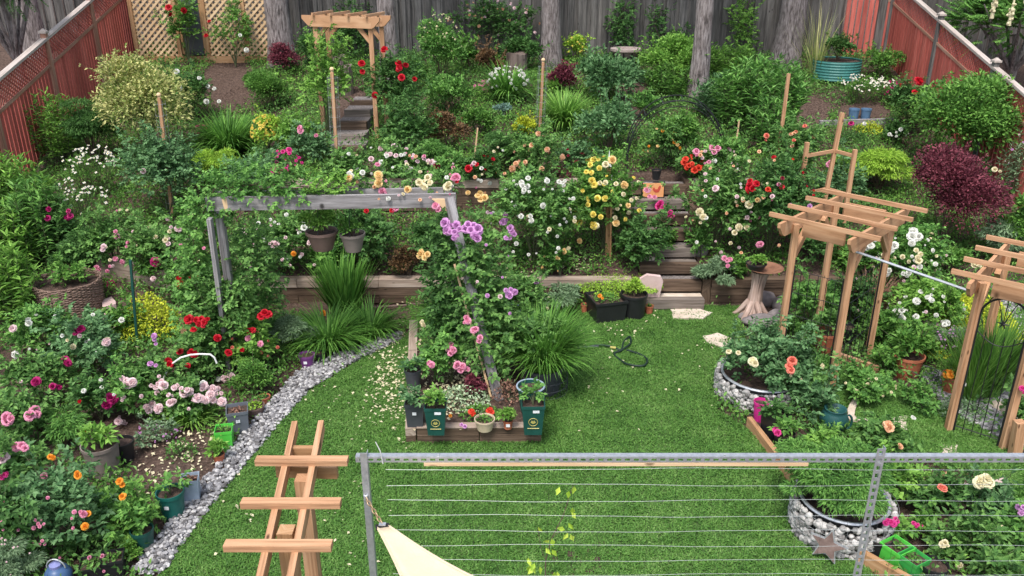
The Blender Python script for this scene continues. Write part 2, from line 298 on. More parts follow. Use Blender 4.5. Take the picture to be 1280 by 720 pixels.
def bloom(col, pos, diam, parent, out=None):
    key = (col, random.choice((0, 1, 2, 3, 4, 4, 5, 5)))
    if key not in BM:
        o = rose_mesh(*key).build('bloom', PETAL[col], None); BM[key] = (o.data, np.array(o.location)); bpy.data.objects.remove(o)
    o = bpy.data.objects.new('bloom', BM[key][0]); COL.objects.link(o); o.parent = parent
    p = np.array(pos)-np.array(parent.location); o.location = p; out = np.array([0, -.5, .8]) if out is None else out
    z = Vector(nrm(np.array(out, float)+.35*rng.normal(size=3))); q = z.to_track_quat('Z', 'Y'); o.rotation_euler = (q.to_matrix() @ Matrix.Rotation(random.random()*6.28, 3, 'Z')).to_euler()
    s = diam*.86*random.uniform(.6, 1.15); o.scale = (s, s, s); return o
PLANTS = []   # (root, base, w, d, h, takes blooms)
GRP = dict(rose='rose bushes in the beds', climb='climbing roses', shrub='shrubs in the beds', lance='leafy perennials in the beds', strap='clumps of strap leaves', feather='fine leaved shrubs', daisy='daisy clumps', mat='low spreading plants', vine='vines')
CATS = dict(rose='rose bush', climb='climbing rose', shrub='shrub', lance='perennial', strap='grass clump', feather='shrub', daisy='daisies', mat='ground cover plant', vine='vine')
NAMES = dict(rose='rose_bush', climb='climbing_rose', shrub='shrub', lance='perennial_plant', strap='strap_leaf_clump', feather='fine_leaf_shrub', daisy='daisy_clump', mat='creeping_plant', vine='vine')
def plant(kind, base, w, h, col, label, d=None, L=None, dens=1.0, name=None, cat=None, group=None, F=None, nl=None, auto=None, lean=None, low=.12):
    d = d or w*.85; base = np.array(base, float); h = max(h, .05); w = max(w, .05)
    if kind == 'rose': w *= .86; d *= .82; h *= .88
    if kind == 'shrub' and h > .3: w *= .86; d *= .86; h *= .92
    root = thing(name or NAMES[kind], base, label, cat or CATS[kind], group or GRP[kind])
    A = w*d*1.1+(w+d)*h*1.1; fm = MB(); sm = MB(); mat = LEAF[col]
    if kind in ('rose', 'climb'):
        L = L or .068; nc = int(A*dens*165/(L/.068)**2)+6; nl = nl or max(8, int(A*6)); p, o, ctr = dome(nc, w, d, h, nl, .25, low=low)
        compound(fm, p+base, o, L); k = rng.permutation(nl)[:min(nl, 14)]; canes(sm, base, ctr[k]+base)
        for q in range(int(A*4)+(4 if w > .35 else 1)):   # young shoots breaking the outline
            c = ctr[rng.integers(nl)]; u = nrm(c*np.array([1.2/w, 1.2/d, 0])+rng.normal(0, .35, 3)+np.array([0, 0, 1.0])); ln = rng.uniform(.18, .5)*min(1, h+.25); a = c+base; e = a+u*(ln+.12*h); sm.tube([a, (a+e)/2+rng.normal(0, .02, 3), e], [.005, .004, .002], 4, cap=False)
            n = int(5+ln*16); tt = rng.uniform(.25, 1.05, (n, 1)); compound(fm, a+(e-a)*tt, nrm(rdir(n)+u*.4), L*.9)
    elif kind == 'shrub':
        L = L or .06; n = int(A*dens*3.4/(L*L*.55))+20; nl = nl or max(7, int(A*4)); p, o, ctr = dome(n, w, d, h, nl, .27, low=low)
        leaves(fm, p+base, o+.75*rdir(n), np.array([0, 0, 1.])+.5*o+.5*rdir(n), L*rng.uniform(.7, 1.25, n), L*.55*rng.uniform(.8, 1.2, n)); canes(sm, base, ctr[:10]+base, .01)
        for q in range(int(A*6)+(4 if w > .35 else 0)):
            c = ctr[rng.integers(nl)]; u = nrm(c*np.array([1.3/w, 1.3/d, 0])+rng.normal(0, .4, 3)+np.array([0, 0, .8])); ln = rng.uniform(.2, .42)*min(1, h+.2); a = c+base; e = a+u*(ln+.1*h); k2 = int(8+ln*24); tt = rng.uniform(.3, 1.08, (k2, 1)); sm.tube([a, e], [.005, .002], 4, cap=False)
            leaves(fm, a+(e-a)*tt, nrm(rdir(k2)+u*.5), rdir(k2)+np.array([0, 0, .8]), L*rng.uniform(.7, 1.2, k2), L*.5)
    elif kind == 'feather':
        L = L or .05; n = int(A*dens*2.3/(L*L*.26))+20; nl = nl or max(9, int(A*5)); p, o, ctr = dome(n, w, d, h, nl, .25, .55, low=low)
        dr = o*np.array([1, 1, .3])+.5*rdir(n)+np.array([0, 0, -.25]); leaves(fm, p+base, dr, np.array([0, 0, 1.])+.6*rdir(n), L*rng.uniform(.7, 1.4, n), L*.26, .1, .2); canes(sm, base, ctr[:14]+base, .012)
    elif kind == 'lance':
        L = L or .13; ns = int(max(7, w*d*60*dens)); q = rng.uniform(-1, 1, (ns*3, 2)); q = q[(q**2).sum(1) < 1][:ns]; ns = len(q)
        hh = h*rng.uniform(.72, 1.02, ns)*(1-.3*(q**2).sum(1)); b = base+np.stack([q[:, 0]*w*.3, q[:, 1]*d*.3, 0*hh], -1); tp = base+np.stack([q[:, 0]*w*.5, q[:, 1]*d*.5, hh], -1)
        for i in range(ns): sm.tube([b[i], (b[i]+tp[i])/2+[0, 0, .02], tp[i]], [.005, .004, .003], 4, cap=False)
        npl = int(max(9, min(26, h/L*9))); t = rng.uniform(.22, 1.03, (ns, npl)); pp = (b[:, None]+(tp-b)[:, None]*t[..., None]).reshape(-1, 3); n = len(pp)
        az = rng.uniform(0, 6.283, n); up = rng.uniform(.0, .9, n)+(t.ravel() > .9)*.6; dd = np.stack([np.cos(az), np.sin(az), up], -1)
        leaves(fm, pp, dd, np.array([0, 0, 1.])+.3*rdir(n), L*rng.uniform(.7, 1.2, n), L*.27, .12, .22)
    elif kind == 'strap':
        L = L or h*1.25; n = int(70*dens+w*d*420*dens); az = rng.uniform(0, 6.283, n); rr = rng.random(n)**.5*.16*w
        b = base+np.stack([np.cos(az)*rr, np.sin(az)*rr, 0*az], -1); ln, dp, wd = (tuple(lean)+(.018 if L < .7 else .026,))[:3] if lean else (.25, 1.5, .018 if L < .7 else .026)
        straps(fm, b, az+rng.normal(0, .4, n), L*rng.uniform(.6, 1.1, n), wd, np.abs(rng.normal(ln, .18, n)), dp*rng.uniform(.3, 1.25, n))
    elif kind == 'daisy':
        n = int(w*d*260*dens)+20; p, o, ctr = dome(n*3, w, d, h*.8, 8, .3); leaves(fm, p+base, o+rdir(n*3), rdir(n*3), .07, .018)
        nf = int(w*d*62*dens)+14; q = rng.uniform(-1, 1, (nf*3, 2)); q = q[(q**2).sum(1) < 1][:nf]; nf = len(q); tp = base+np.stack([q[:, 0]*w*.5, q[:, 1]*d*.5, h*rng.uniform(.7, 1.05, nf)*(1-.3*(q**2).sum(1))], -1)
        hm = MB(); em = MB()
        for i in range(nf):
            s = rng.uniform(.042, .062); t0 = nrm(np.array([rng.normal()*.4, -.5+rng.normal()*.3, .8])); a = nrm(np.cross(t0, [1, 0, 0])); b2 = np.cross(t0, a); an = np.arange(8)*.785
            ring = tp[i]+(a*np.cos(an)[:, None]+b2*np.sin(an)[:, None])*s*.5*np.where(np.arange(8) % 2, .75, 1.1)[:, None]
            hm.add(np.concatenate([ring, [tp[i]-t0*.008]]), [(k, (k+1) % 8, 8) for k in range(8)]); em.add(tp[i]+t0*.006+(a*np.cos(an)[:, None]+b2*np.sin(an)[:, None])*s*.14, [tuple(range(8))])
            if i < 60: sm.tube([base+np.array([q[i, 0]*w*.2, q[i, 1]*d*.2, 0]), tp[i]-t0*.01], .003, 3, cap=False)
        o2 = hm.build('flower_heads', PETAL['white'], root); o2['kind'] = 'stuff'; o3 = em.build('flower_eyes', DAISYC, root); o3['kind'] = 'stuff'
    elif kind == 'mat':
        L = L or .04; n = int(w*d*dens*1.5/(L*L*.6))+20; q = rng.uniform(-1, 1, (n*2, 2)); q = q[(q**2).sum(1) < 1][:n]; n = len(q); hm = h*(1-.8*(q**2).sum(1))
        p = base+np.stack([q[:, 0]*w*.5, q[:, 1]*d*.5, hm*rng.uniform(.4, 1, n)], -1); leaves(fm, p, rdir(n)+np.array([0, 0, .1]), np.array([0, 0, 1.])+.6*rdir(n), L*rng.uniform(.7, 1.3, n), L*.6)
        for i in range(8): sm.tube([base, p[i]], .004, 3, cap=False)
    if fm.v: fm.build('foliage', mat, root)
    if sm.v: sm.build('stem', STEMW if kind not in ('shrub', 'feather') else TWIG, root)
    PLANTS.append((root, base, w, d, h, (kind in ('rose', 'climb')) if F is None else F))
    if auto:
        c, s, n = auto; s *= .9; n = int(n*2); C0 = base+np.array([0, 0, h*.5])
        for i in range(n):
            o = rdir(1)[0]; o[1] = -abs(o[1]); o[2] = abs(o[2])*1.2-.1; o = nrm(o); bloom(random.choice(c.split()), C0+o*np.array([w*.5, d*.5, h*.52]), s, root, o+np.array([0, -.3, .4]))
    return root
def vinepath(base, pts, col, label, wid=.2, dens=1., L=.05, kind='vine', name=None, F=False):
    """leaves strung along a path in the world (over a beam, up a post)"""
    pts = np.array(pts, float); root = thing(name or NAMES[kind], base, label, CATS[kind], GRP[kind])
    seg = np.linalg.norm(np.diff(pts, axis=0), axis=1); n = int(seg.sum()*wid*dens*800); k = rng.choice(len(seg), n, p=seg/seg.sum()); t = rng.random((n, 1))
    p = pts[k]+(pts[k+1]-pts[k])*t; o = rdir(n); p = p+o*wid*.5*rng.uniform(.3, 1.1, (n, 1)); fm = MB(); compound(fm, p, o+np.array([0, -.2, .2]), L); fm.build('foliage', LEAF[col], root)
    sm = MB(); sm.tube(pts, .008, 5); sm.build('stem', TWIG, root)
    for a, b in zip(pts[:-1], pts[1:]):
        m = (a+b)/2; PLANTS.append((root, np.array([m[0], m[1], min(a[2], b[2])-wid*.5]), abs(b[0]-a[0])+wid, abs(b[1]-a[1])+wid, abs(b[2]-a[2])+wid, F))
    return root
def row(kind, cx, yb, w, yt, col, label, **k):
    """a plant whose foot stands on the ground at photo pixel (cx, yb)"""
    b = G(cx, yb); dp = depth(b); W = w*dp/FPX; dd = k.pop('d', None); dd = dd or W*.85
    Yc = b[1]+dd*.15; top = atY(cx, yt, Yc)[2]; return plant(kind, b, W, (top-b[2])*1.0, col, label, d=dd, **k)
# ================================================================== THE SETTING
def pxpoly(pts): return [tuple(at(x, y, 0)[:2]) for x, y in pts]
xs = np.unique(np.round(np.concatenate([np.arange(-26, -11, 1.5), np.arange(-11, 11, .16), np.arange(11, 27, 1.5), [STX0-.025, STX0-.015, STX1+.015, STX1+.025]]), 3))
ys = np.unique(np.round(np.concatenate([np.arange(-3, 4, 1), np.arange(4, 11.9, .2), np.arange(11.9, 14.4, .05), [12.03, 12.1, 13.83, 13.9], np.arange(14.4, 23, .2), np.arange(23, 41, 2)]), 3))
XX, YY = np.meshgrid(xs, ys); ZZ = gz0(XX, YY)+np.where((np.abs(XX) < 10) & (YY > 6), .03*np.sin(XX*3.1+YY*1.7)*np.sin(YY*2.3-XX), 0)*np.where(inpoly(XX, YY, pxpoly([(150, 720), (480, 400), (560, 380), (930, 372), (1290, 420), (1290, 760), (1150, 1400), (-100, 1400)])), 0, 1)
i = np.arange(len(ys)-1)[:, None]*len(xs); j = np.arange(len(xs)-1)[None]
mb = MB(); mb.add(np.stack([XX, YY, ZZ], -1).reshape(-1, 3), np.stack([i+j, i+j+1, i+j+1+len(xs), i+j+len(xs)], -1).reshape(-1, 4))
tag(mb.build('ground', MULCH), 'dark brown mulched soil of the sloping garden', 'ground', kind='structure')
LP = pxpoly([(197, 720), (226, 682), (272, 622), (332, 548), (382, 493), (438, 458), (494, 430), (512, 418), (545, 402), (585, 392), (700, 382), (735, 393), (830, 381), (935, 384), (925, 410), (900, 445), (890, 480), (898, 515), (938, 540), (975, 582), (1030, 650), (1092, 720), (1170, 820)])+[(2.6, 2.0), (-3.4, 2.0)]
RP = pxpoly([(1000, 440), (1060, 462), (1135, 490), (1190, 510), (1262, 560), (1292, 590), (1292, 640), (1210, 590), (1120, 570), (1060, 545), (1012, 500)])
def sheet(poly, z, name, mat, label, cat):
    b = MB(); b.add(np.array([[x, y, z] for x, y in poly]), [tuple(range(len(poly)))]); return tag(b.build(name, mat), label, cat, kind='structure')
sheet(LP, .010, 'lawn', LAWN, 'mown green lawn between the flower beds', 'lawn'); sheet(RP, .010, 'lawn', LAWN, 'grass walk between the arbours on the right', 'lawn')
def sample(poly, n, dens=None):
    a = np.array(poly); p = rng.uniform(a.min(0), a.max(0), (n, 2)); return p[inpoly(p[:, 0], p[:, 1], poly)]
def blades(poly, n, name, label):
    p = sample(poly, n); m = len(p); cl = np.sin(p[:, 0]*11+np.sin(p[:, 1]*9)*2)*np.sin(p[:, 1]*10+np.sin(p[:, 0]*8)*2)
    h = rng.uniform(.022, .048, m)*(1+.35*cl); az = rng.uniform(0, 6.283, m); ln = rng.uniform(.35, 1.35, m)
    b = np.column_stack([p, np.full(m, .008)]); w = (rng.uniform(.005, .0125, m))[:, None]; c = np.stack([np.cos(az), np.sin(az), 0*az], -1); s = np.stack([-np.sin(az), np.cos(az), 0*az], -1)
    tip = b+c*(np.sin(ln)*h*1.3)[:, None]; tip[:, 2] += np.cos(ln)*h; mid = b+c*(np.sin(ln*.5)*h*.6)[:, None]; mid[:, 2] += np.cos(ln*.4)*h*.6
    q = MB(); v = np.stack([b-s*w*.5, b+s*w*.5, mid+s*w*.5, tip, mid-s*w*.5], 1); k = np.arange(m)[:, None]*5
    c2 = sample(poly, n//12); n2 = len(c2); leaves(q, np.column_stack([c2, rng.uniform(.025, .045, n2)]), rdir(n2)*[1, 1, .25], np.array([0, 0, 1.])+.35*rdir(n2), rng.uniform(.014, .034, n2), .016)
    q.add(v, np.concatenate([k+[[0, 1, 2]], k+[[0, 2, 4]], k+[[4, 2, 3]]], 1).reshape(-1, 3)); return tag(q.build(name, GRASS), label, 'grass', kind='stuff')
blades(LP, 430000, 'grass', 'short green grass blades covering the lawn'); blades(RP, 90000, 'grass', 'grass blades of the narrow walk on the right')
# pebbles
ico = None
def ico_():
    global ico
    if ico is None:
        t = (1+5**.5)/2; v = nrm(np.array([(-1, t, 0), (1, t, 0), (-1, -t, 0), (1, -t, 0), (0, -1, t), (0, 1, t), (0, -1, -t), (0, 1, -t), (t, 0, -1), (t, 0, 1), (-t, 0, -1), (-t, 0, 1)], float))
        ico = v, np.array([(0, 11, 5), (0, 5, 1), (0, 1, 7), (0, 7, 10), (0, 10, 11), (1, 5, 9), (5, 11, 4), (11, 10, 2), (10, 7, 6), (7, 1, 8), (3, 9, 4), (3, 4, 2), (3, 2, 6), (3, 6, 8), (3, 8, 9), (4, 9, 5), (2, 4, 11), (6, 2, 10), (8, 6, 7), (9, 8, 1)])
    return ico
def stones(mb, p, r, flat=.65):
    v, f = ico_(); n = len(p); r = np.broadcast_to(r, (n,)); vv = v[None]*rng.uniform(.86, 1.12, (n, 12, 1))*rng.uniform(.75, 1.25, (n, 1, 3))*r[:, None, None]; vv[..., 2] *= flat
    a = rng.uniform(0, 6.28, n)[:, None]; x = vv[..., 0]*np.cos(a)-vv[..., 1]*np.sin(a); y = vv[..., 0]*np.sin(a)+vv[..., 1]*np.cos(a); vv = np.stack([x, y, vv[..., 2]], -1)+p[:, None]
    mb.add(vv, (f[None]+np.arange(n)[:, None, None]*12).reshape(-1, 3))
PEBP = pxpoly([(162, 720), (193, 680), (236, 622), (270, 587), (317, 529), (371, 468), (422, 445), (466, 428), (505, 416), (500, 426), (440, 456), (386, 490), (338, 545), (276, 620), (230, 682), (204, 720)])
mb = MB(); p = sample(PEBP, 24000); stones(mb, np.column_stack([p, rng.uniform(.015, .06, len(p))]), rng.uniform(.010, .030, len(p)))
tag(mb.build('pebble_gravel', PEB), 'band of grey pebbles edging the left bed', 'gravel', kind='stuff')
mb = MB()
for pl, n in ((pxpoly([(1150, 470), (1195, 462), (1290, 520), (1290, 560), (1240, 545), (1180, 510)]), 3000), (pxpoly([(1235, 372), (1262, 372), (1290, 410), (1290, 470), (1262, 430)]), 3500), (pxpoly([(1262, 560), (1215, 512), (1290, 470), (1290, 560)]), 3500)):
    p = sample(pl, n); stones(mb, np.column_stack([p, gz(p[:, 0], p[:, 1])+rng.uniform(.015, .04, len(p))]), rng.uniform(.018, .04, len(p)))
tag(mb.build('gravel', PEB), 'pale grey gravel among the plants on the far right', 'gravel', kind='stuff')
# stepping stones
def flag(px, label, z=.03, mat=STONE, name='stepping_stone', cat='stepping stone', g='stepping stones', h=.05):
    P3 = [at(x, y, z) for x, y in px]; q = []
    for a, b in zip(P3, P3[1:]+P3[:1]):
        for t in (0, .33, .66): q.append(a+(b-a)*t+rng.normal(0, .012, 3)*np.array([1, 1, 0]))
    b = MB(); b.prism([x-np.array([0, 0, h]) for x in q], (0, 0, h)); return tag(b.build(name, mat), label, cat, g)
flag([(837, 386), (872, 384), (890, 391), (878, 398), (842, 397)], 'flat beige flagstone just below the timber steps', .035)
flag([(879, 420), (897, 416), (916, 423), (909, 434), (884, 429)], 'rounded beige flagstone on the lawn second below the steps', .035)
flag([(995, 466), (1015, 462), (1022, 473), (1000, 476)], 'small flagstone in the grass walk behind the coral rose', .035)
flag([(1108, 522), (1133, 519), (1132, 536), (1112, 535)], 'grey beige flagstone in the grass behind the metal post', .035)
flag([(1058, 512), (1072, 494), (1068, 520), (1092, 526), (1088, 530), (1060, 524)], 'long pale edging stone beside the green water pot', .05)
flag([(1177, 556), (1196, 556), (1198, 572), (1178, 572)], 'square flagstone at the foot of the right arbour', .035)
flag([(978, 419), (1000, 416), (1012, 412), (1015, 422), (985, 424)], 'flat pinkish stone under the rocks by the driftwood birdbath', .04, SLAB)
for pxs, l in (([(1195, 612), (1200, 604), (1212, 604), (1214, 616), (1206, 626), (1196, 622)], 'upright grey block edging the grass by the cream rose'), ([(1240, 602), (1254, 598), (1258, 606), (1246, 612)], 'pale flat block right of the cream rose'), ([(1213, 618), (1221, 618), (1221, 627), (1213, 627)], 'small pale block beside the upright grey block')):
    flag(pxs, l, .14, SLAB, 'edging_block', 'stone block', 'edging blocks', .14)
# petals fallen on lawn and mulch
mb = MB()
for (x, y, sx, sy, n) in ((488, 480, 26, 55, 480), (565, 470, 45, 55, 260), (420, 490, 80, 50, 40), (540, 430, 30, 20, 60), (230, 560, 45, 35, 150), (210, 600, 40, 25, 70), (600, 420, 60, 60, 420), (570, 480, 40, 40, 300), (150, 470, 60, 40, 120), (700, 330, 40, 10, 200), (780, 400, 40, 25, 60), (585, 330, 60, 14, 350), (560, 380, 60, 10, 120), (800, 470, 160, 60, 60), (400, 640, 100, 60, 50)):
    for k in range(n):
        px, py = rng.normal(x, sx*.6), rng.normal(y, sy*.6)
        if not (0 < px < 1280 and 250 < py < 715): continue
        p = G(px, py)+[0, 0, .035]; s = rng.uniform(.008, .028); a = rng.uniform(0, 6.28); u = np.array([math.cos(a), math.sin(a), rng.normal()*.3])*s; w = np.array([-math.sin(a), math.cos(a), rng.normal()*.3])*s
        mb.add([p-u, p+w*.7+[0, 0, s*.2], p+u, p-w*.7+[0, 0, s*.2]], [(0, 1, 2, 3)])
tag(mb.build('fallen_petals', PETAL['cream']), 'cream rose petals fallen over lawn and soil', 'petals', kind='stuff')
# ------------------------------------------------------------------ timber walls and steps
def timber_wall(name, label, p0, p1, z0, courses, th=.15, ch=.135, cap=True, seg=1.25, capw=.17):
    p0 = np.array([*p0, z0], float); p1 = np.array([*p1, z0], float); d = p1-p0; Ln = np.linalg.norm(d); d /= Ln
    r = thing(name, (p0+p1)/2, label, 'retaining wall', 'timber retaining walls')
    for c in range(courses):
        m = MB(); s = -(seg*.5 if c % 2 else 0); top = c == courses-1
        while s < Ln:
            a, b = max(0, s), min(Ln, s+seg)
            if b-a > .05:
                o = np.array([0, rng.normal()*.004, 0])+np.array([0, 0, ch*(c+.5)]); m.beam(p0+d*(a+.003)+o, p0+d*(b-.003)+o, (capw if top else th), ch-.008)
            s += seg
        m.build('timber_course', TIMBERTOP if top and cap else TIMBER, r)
    return r
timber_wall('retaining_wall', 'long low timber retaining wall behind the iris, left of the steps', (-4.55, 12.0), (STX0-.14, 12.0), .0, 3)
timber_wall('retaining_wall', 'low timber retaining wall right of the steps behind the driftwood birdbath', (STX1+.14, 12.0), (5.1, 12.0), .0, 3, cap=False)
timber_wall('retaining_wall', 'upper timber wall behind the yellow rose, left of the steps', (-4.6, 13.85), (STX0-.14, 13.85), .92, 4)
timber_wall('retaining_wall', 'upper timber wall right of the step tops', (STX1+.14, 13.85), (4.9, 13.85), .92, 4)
SLABGRAVEL = surf('step_gravel', [(.10, .085, .08), (.24, .21, .20), (.40, .36, .34)], 40, 1, .8)
r = thing('garden_steps', (2.45, 11.6, 0), 'flight of timber and gravel steps up between the retaining walls', 'steps')
for k in range(8):
    y0 = 11.66+k*.285; z = .175*(k+1); m = MB(); m.beam((STX0+.01, y0+.05, z-.07), (STX1-.01, y0+.05, z-.07), .13, .155)
    m.build('riser', TIMBER if k % 3 else STEPW, r); m = MB(); m.box(((STX0+STX1)/2, y0+.205, z-.09), STX1-STX0-.02, .18, .16); m.build('tread', STONE if k == 0 else SLABGRAVEL if k % 2 else STEPW, r)
for x in (STX0-.07, STX1+.07):
    for kk, (ya, yb_, zt) in enumerate(((11.93, 12.6, .4), (12.6, 13.3, .75), (13.3, 13.78, 1.1), (13.78, 14.2, 1.46))):
        m = MB(); m.beam((x, ya, zt-.2), (x, yb_-.004, zt-.2), .13, .40); m.build('side_timber', TIMBER, r)
r = thing('garden_steps', G(425, 192), 'short dark timber steps under the far arbour', 'steps')
for k, (x, y, w) in enumerate(((433, 183, 40), (435, 169, 38), (440, 152, 34), (447, 137, 30), (452, 126, 26))):
    p = atY(x, y, 14.9+k*.62); m = MB(); W = w*1.08*depth(p)/FPX; m.box(p-[0, 0, .09], W, .16, .19); m.build('riser', TIMBER if k % 2 == 0 else STEPW, r); m = MB(); m.box(p+[0, .34, -.10], W, .5, .17); m.build('tread', SLABGRAVEL, r)
# low stone edges on the left bed
for pts, l, z in (([(117, 400), (133, 380), (148, 398), (145, 401)], 'pale stone block at the corner of the golden creeper bed', .16), ([(126, 376), (140, 370), (143, 380), (128, 384)], 'small round topped stone by the wicker planter', .26)):
    flag(pts, l, z, SLAB, 'edging_block', 'stone block', 'edging blocks', .2)
m = MB(); a, b = G(128, 348), G(222, 360); m.beam(a+[0, 0, .18], b+[0, 0, .14], .16, .3); tag(m.build('timber_edging', TIMBERTOP), 'pale timber edge behind the red rose left of the grey pergola', 'timber edging')
# right bed edging
def edging(px, label, h=.2, mat=CEDAR2):
    p = [at(x, y, h)*[1, 1, 0] for x, y in px]; r = thing('timber_edging', p[0], label, 'timber edging', 'timber bed edges')
    for a, b in zip(p, p[1:]): m = MB(); m.beam(a+[0, 0, h/2], b+[0, 0, h/2], .06, h); m.build('board', mat, r)
edging([(937, 521), (992, 592)], 'brown timber board edging the right bed beside the lawn', .13); edging([(1076, 687), (1160, 734)], 'brown timber board below the lime green pots', .14)
edging([(1045, 440), (1100, 458)], 'cedar board on edge between the posts of the right arbour', .14, CEDAR); edging([(1180, 590), (1222, 618)], 'short cedar board in the grass near the cream rose', .12, CEDAR)
# ------------------------------------------------------------------ fences
def fence(name, label, p0, p1, hb, hl, npost, bmat, tmat, capmat, posts=True, pw=.1, bw=.135, over=0.0, gap=.032, postmat=None, group=None):
    p0 = np.array(p0, float); p1 = np.array(p1, float); d = p1-p0; hd = np.array([d[0], d[1], 0]); Lh = np.linalg.norm(hd); hd /= Lh; sl = d[2]/Lh; sd = np.array([-hd[1], hd[0], 0])
    r = thing(name, p0, label, 'fence', group); f = lambda s, z, o=0: p0+hd*s+np.array([0, 0, sl*s+z])+sd*o
    for k in range(npost):
        a, b = Lh*k/npost, Lh*(k+1)/npost; m = MB(); s = a+.01; kb = 0
        while s < b-.02:
            e = min(s+bw, b); g_ = gap; o = (kb % 2)*over; kb += 1; v = [f(s, .05, 0), f(e-g_, .05, 0), f(e-g_, hb, 0), f(s, hb, 0)]
            vv = [q+sd*o for q in v]+[q+sd*(o+.018) for q in v]; u0 = random.random()*40; hh = hb
            fc = [(3, 2, 1, 0), (4, 5, 6, 7), (0, 1, 5, 4), (1, 2, 6, 5), (2, 3, 7, 6), (3, 0, 4, 7)]
            q4 = lambda: [(u0, u0), (u0, u0+bw), (u0+hh, u0+bw), (u0+hh, u0)]
            m.add(vv, fc, q4()*6); s = e
        m.build('board_panel', bmat, r)
        if hl:
            m = MB(); m.beam(f(a, hb+.03), f(b, hb+.03), .05, .06); m.build('rail', tmat, r); m = MB(); m.beam(f(a, hb+hl), f(b, hb+hl), .12, .05); m.build('top_rail', capmat, r)
            m = MB(); st = .105; n = int((b-a+hl)/st)
            for t in range(n):
                for sg in (1, -1):
                    x0 = a+t*st-hl*(sg > 0)+(0 if sg > 0 else 0); q0, q1 = (x0, hb+.05), (x0+hl, hb+hl-.03)
                    if sg < 0: q0, q1 = (x0, hb+hl-.03), (x0+hl, hb+.05)
                    # clip to the bay
                    if q1[0] <= a or q0[0] >= b: continue
                    c = lambda x: q0[1]+(q1[1]-q0[1])*(x-q0[0])/(q1[0]-q0[0])
                    xa, xb = max(a, q0[0]), min(b, q1[0])
                    if xb-xa > .01: m.beam(f(xa, c(xa), .004*sg), f(xb, c(xb), .004*sg), .006, .032, up=sd if False else (0, 0, 1))
            m.build('lattice', bmat, r)
        else:
            m = MB(); m.beam(f(a, hb*.82, .05), f(b, hb*.82, .05), .04, .09); m.build('rail', tmat, r)
        if posts:
            pm = MB(); pm.beam(f(a, -.15), f(a, hb+hl+.10), pw, pw); po = pm.build('post', postmat or tmat, r); pm = MB(); q = f(a, hb+hl+.10); pm.box(q+[0, 0, .02], pw*1.5, pw*1.5, .04, math.atan2(hd[1], hd[0])); pm.lathe(q+[0, 0, .04], [(pw*.6, 0), (.01, .05)], 4, R(45)); pm.build('cap', capmat, po)
    return r
fence('red_fence', 'red stained board fence with lattice top along the left side', (-8.70, 9.9, -.1), (-9.32, 21.6, 2.62), 1.38, .52, 5, REDWOOD, REDTRIM, PALETRIM)
fence('red_fence', 'red stained board fence with lattice top along the right side', (9.45, 11.8, -.95), (9.38, 21.75, 1.72), 2.02, .50, 4, REDWOOD, REDTRIM, PALETRIM, postmat=FENCEWOOD)
fence('red_fence', 'short level length of red fence joining the far right corner', (9.36, 21.80, 2.1), (8.3, 22.0, 2.3), 1.68, .42, 1, REDWOOD, REDTRIM, FENCEWOOD, postmat=FENCEWOOD)
fence('board_fence', 'tall weathered grey board fence along the back of the garden', (-9.3, 22.05, 2.5), (8.3, 22.05, 2.4), 1.95, 0, 8, FENCEWOOD, FENCEWOOD, FENCEWOOD, over=.06, gap=-.012, pw=.09, group='grey board fences')
fence('board_fence', "grey board fence in the neighbour's yard at the far left", (-22, 22.6, 2.95), (-9.45, 22.1, 2.9), 1.95, 0, 5, FENCEWOOD, FENCEWOOD, FENCEWOOD, over=.06, gap=-.012, group='grey board fences')
fence('board_fence', 'grey board fence seen beyond the red fence at the far right', (9.1, 21.8, 2.3), (20, 21.0, 2.3), 2.1, 0, 5, FENCEWOOD, FENCEWOOD, FENCEWOOD, over=.06, gap=-.012, group='grey board fences')
# lattice screen
r = thing('lattice_screen', atY(250, 76, 21.0), 'tan cedar lattice screen with a dark mirror in the far left corner', 'trellis')
Y = 21.0; zb = atY(250, 74, Y)[2]; X = lambda px: atY(px, 40, Y)[0]; zt = zb+2.0
for px in (168, 222, 258, 307, 340): m = MB(); m.beam((X(px), Y, zb-.5), (X(px), Y, zt), .09, .09); m.build('post', CEDAR2, r)
m = MB(); m.beam((X(163), Y-.06, zb), (X(343), Y-.06, zb), .04, .16); m.build('bottom_rail', CEDAR2, r); m = MB(); m.beam((X(163), Y-.06, zt), (X(343), Y-.06, zt), .04, .12); m.build('top_rail', CEDAR2, r)
for a, b in ((168, 222), (258, 307), (307, 340)):
    m = MB(); xa, xb = X(a)+.05, X(b)-.05; h = zt-zb-.1; st = .155; n = int((xb-xa+h)/st)+1
    for k in range(n):
        for sg in (1, -1):
            q = xa+k*st-h; s0, s1 = max(q, xa), min(q+h, xb)
            if s1-s0 < .02: continue
            z = (lambda x: zb+.05+(x-q)) if sg > 0 else (lambda x: zb+.05+h-(x-q)); m.beam((s0, Y-.012*sg, z(s0)), (s1, Y-.012*sg, z(s1)), .008, .05)
    m.build('lattice_panel', TAN, r)
m = MB(); m.beam((X(226), Y+.02, zb+.12), (X(226), Y+.02, zt), .06, .06).beam((X(254), Y+.02, zb+.12), (X(254), Y+.02, zt), .06, .06); m.build('window_frame', CEDAR2, r)
m = MB(); m.box((X(240), Y+.05, zb+1.0), X(254)-X(226)-.1, .02, 1.8); m.build('mirror', DARKGLASS, r)
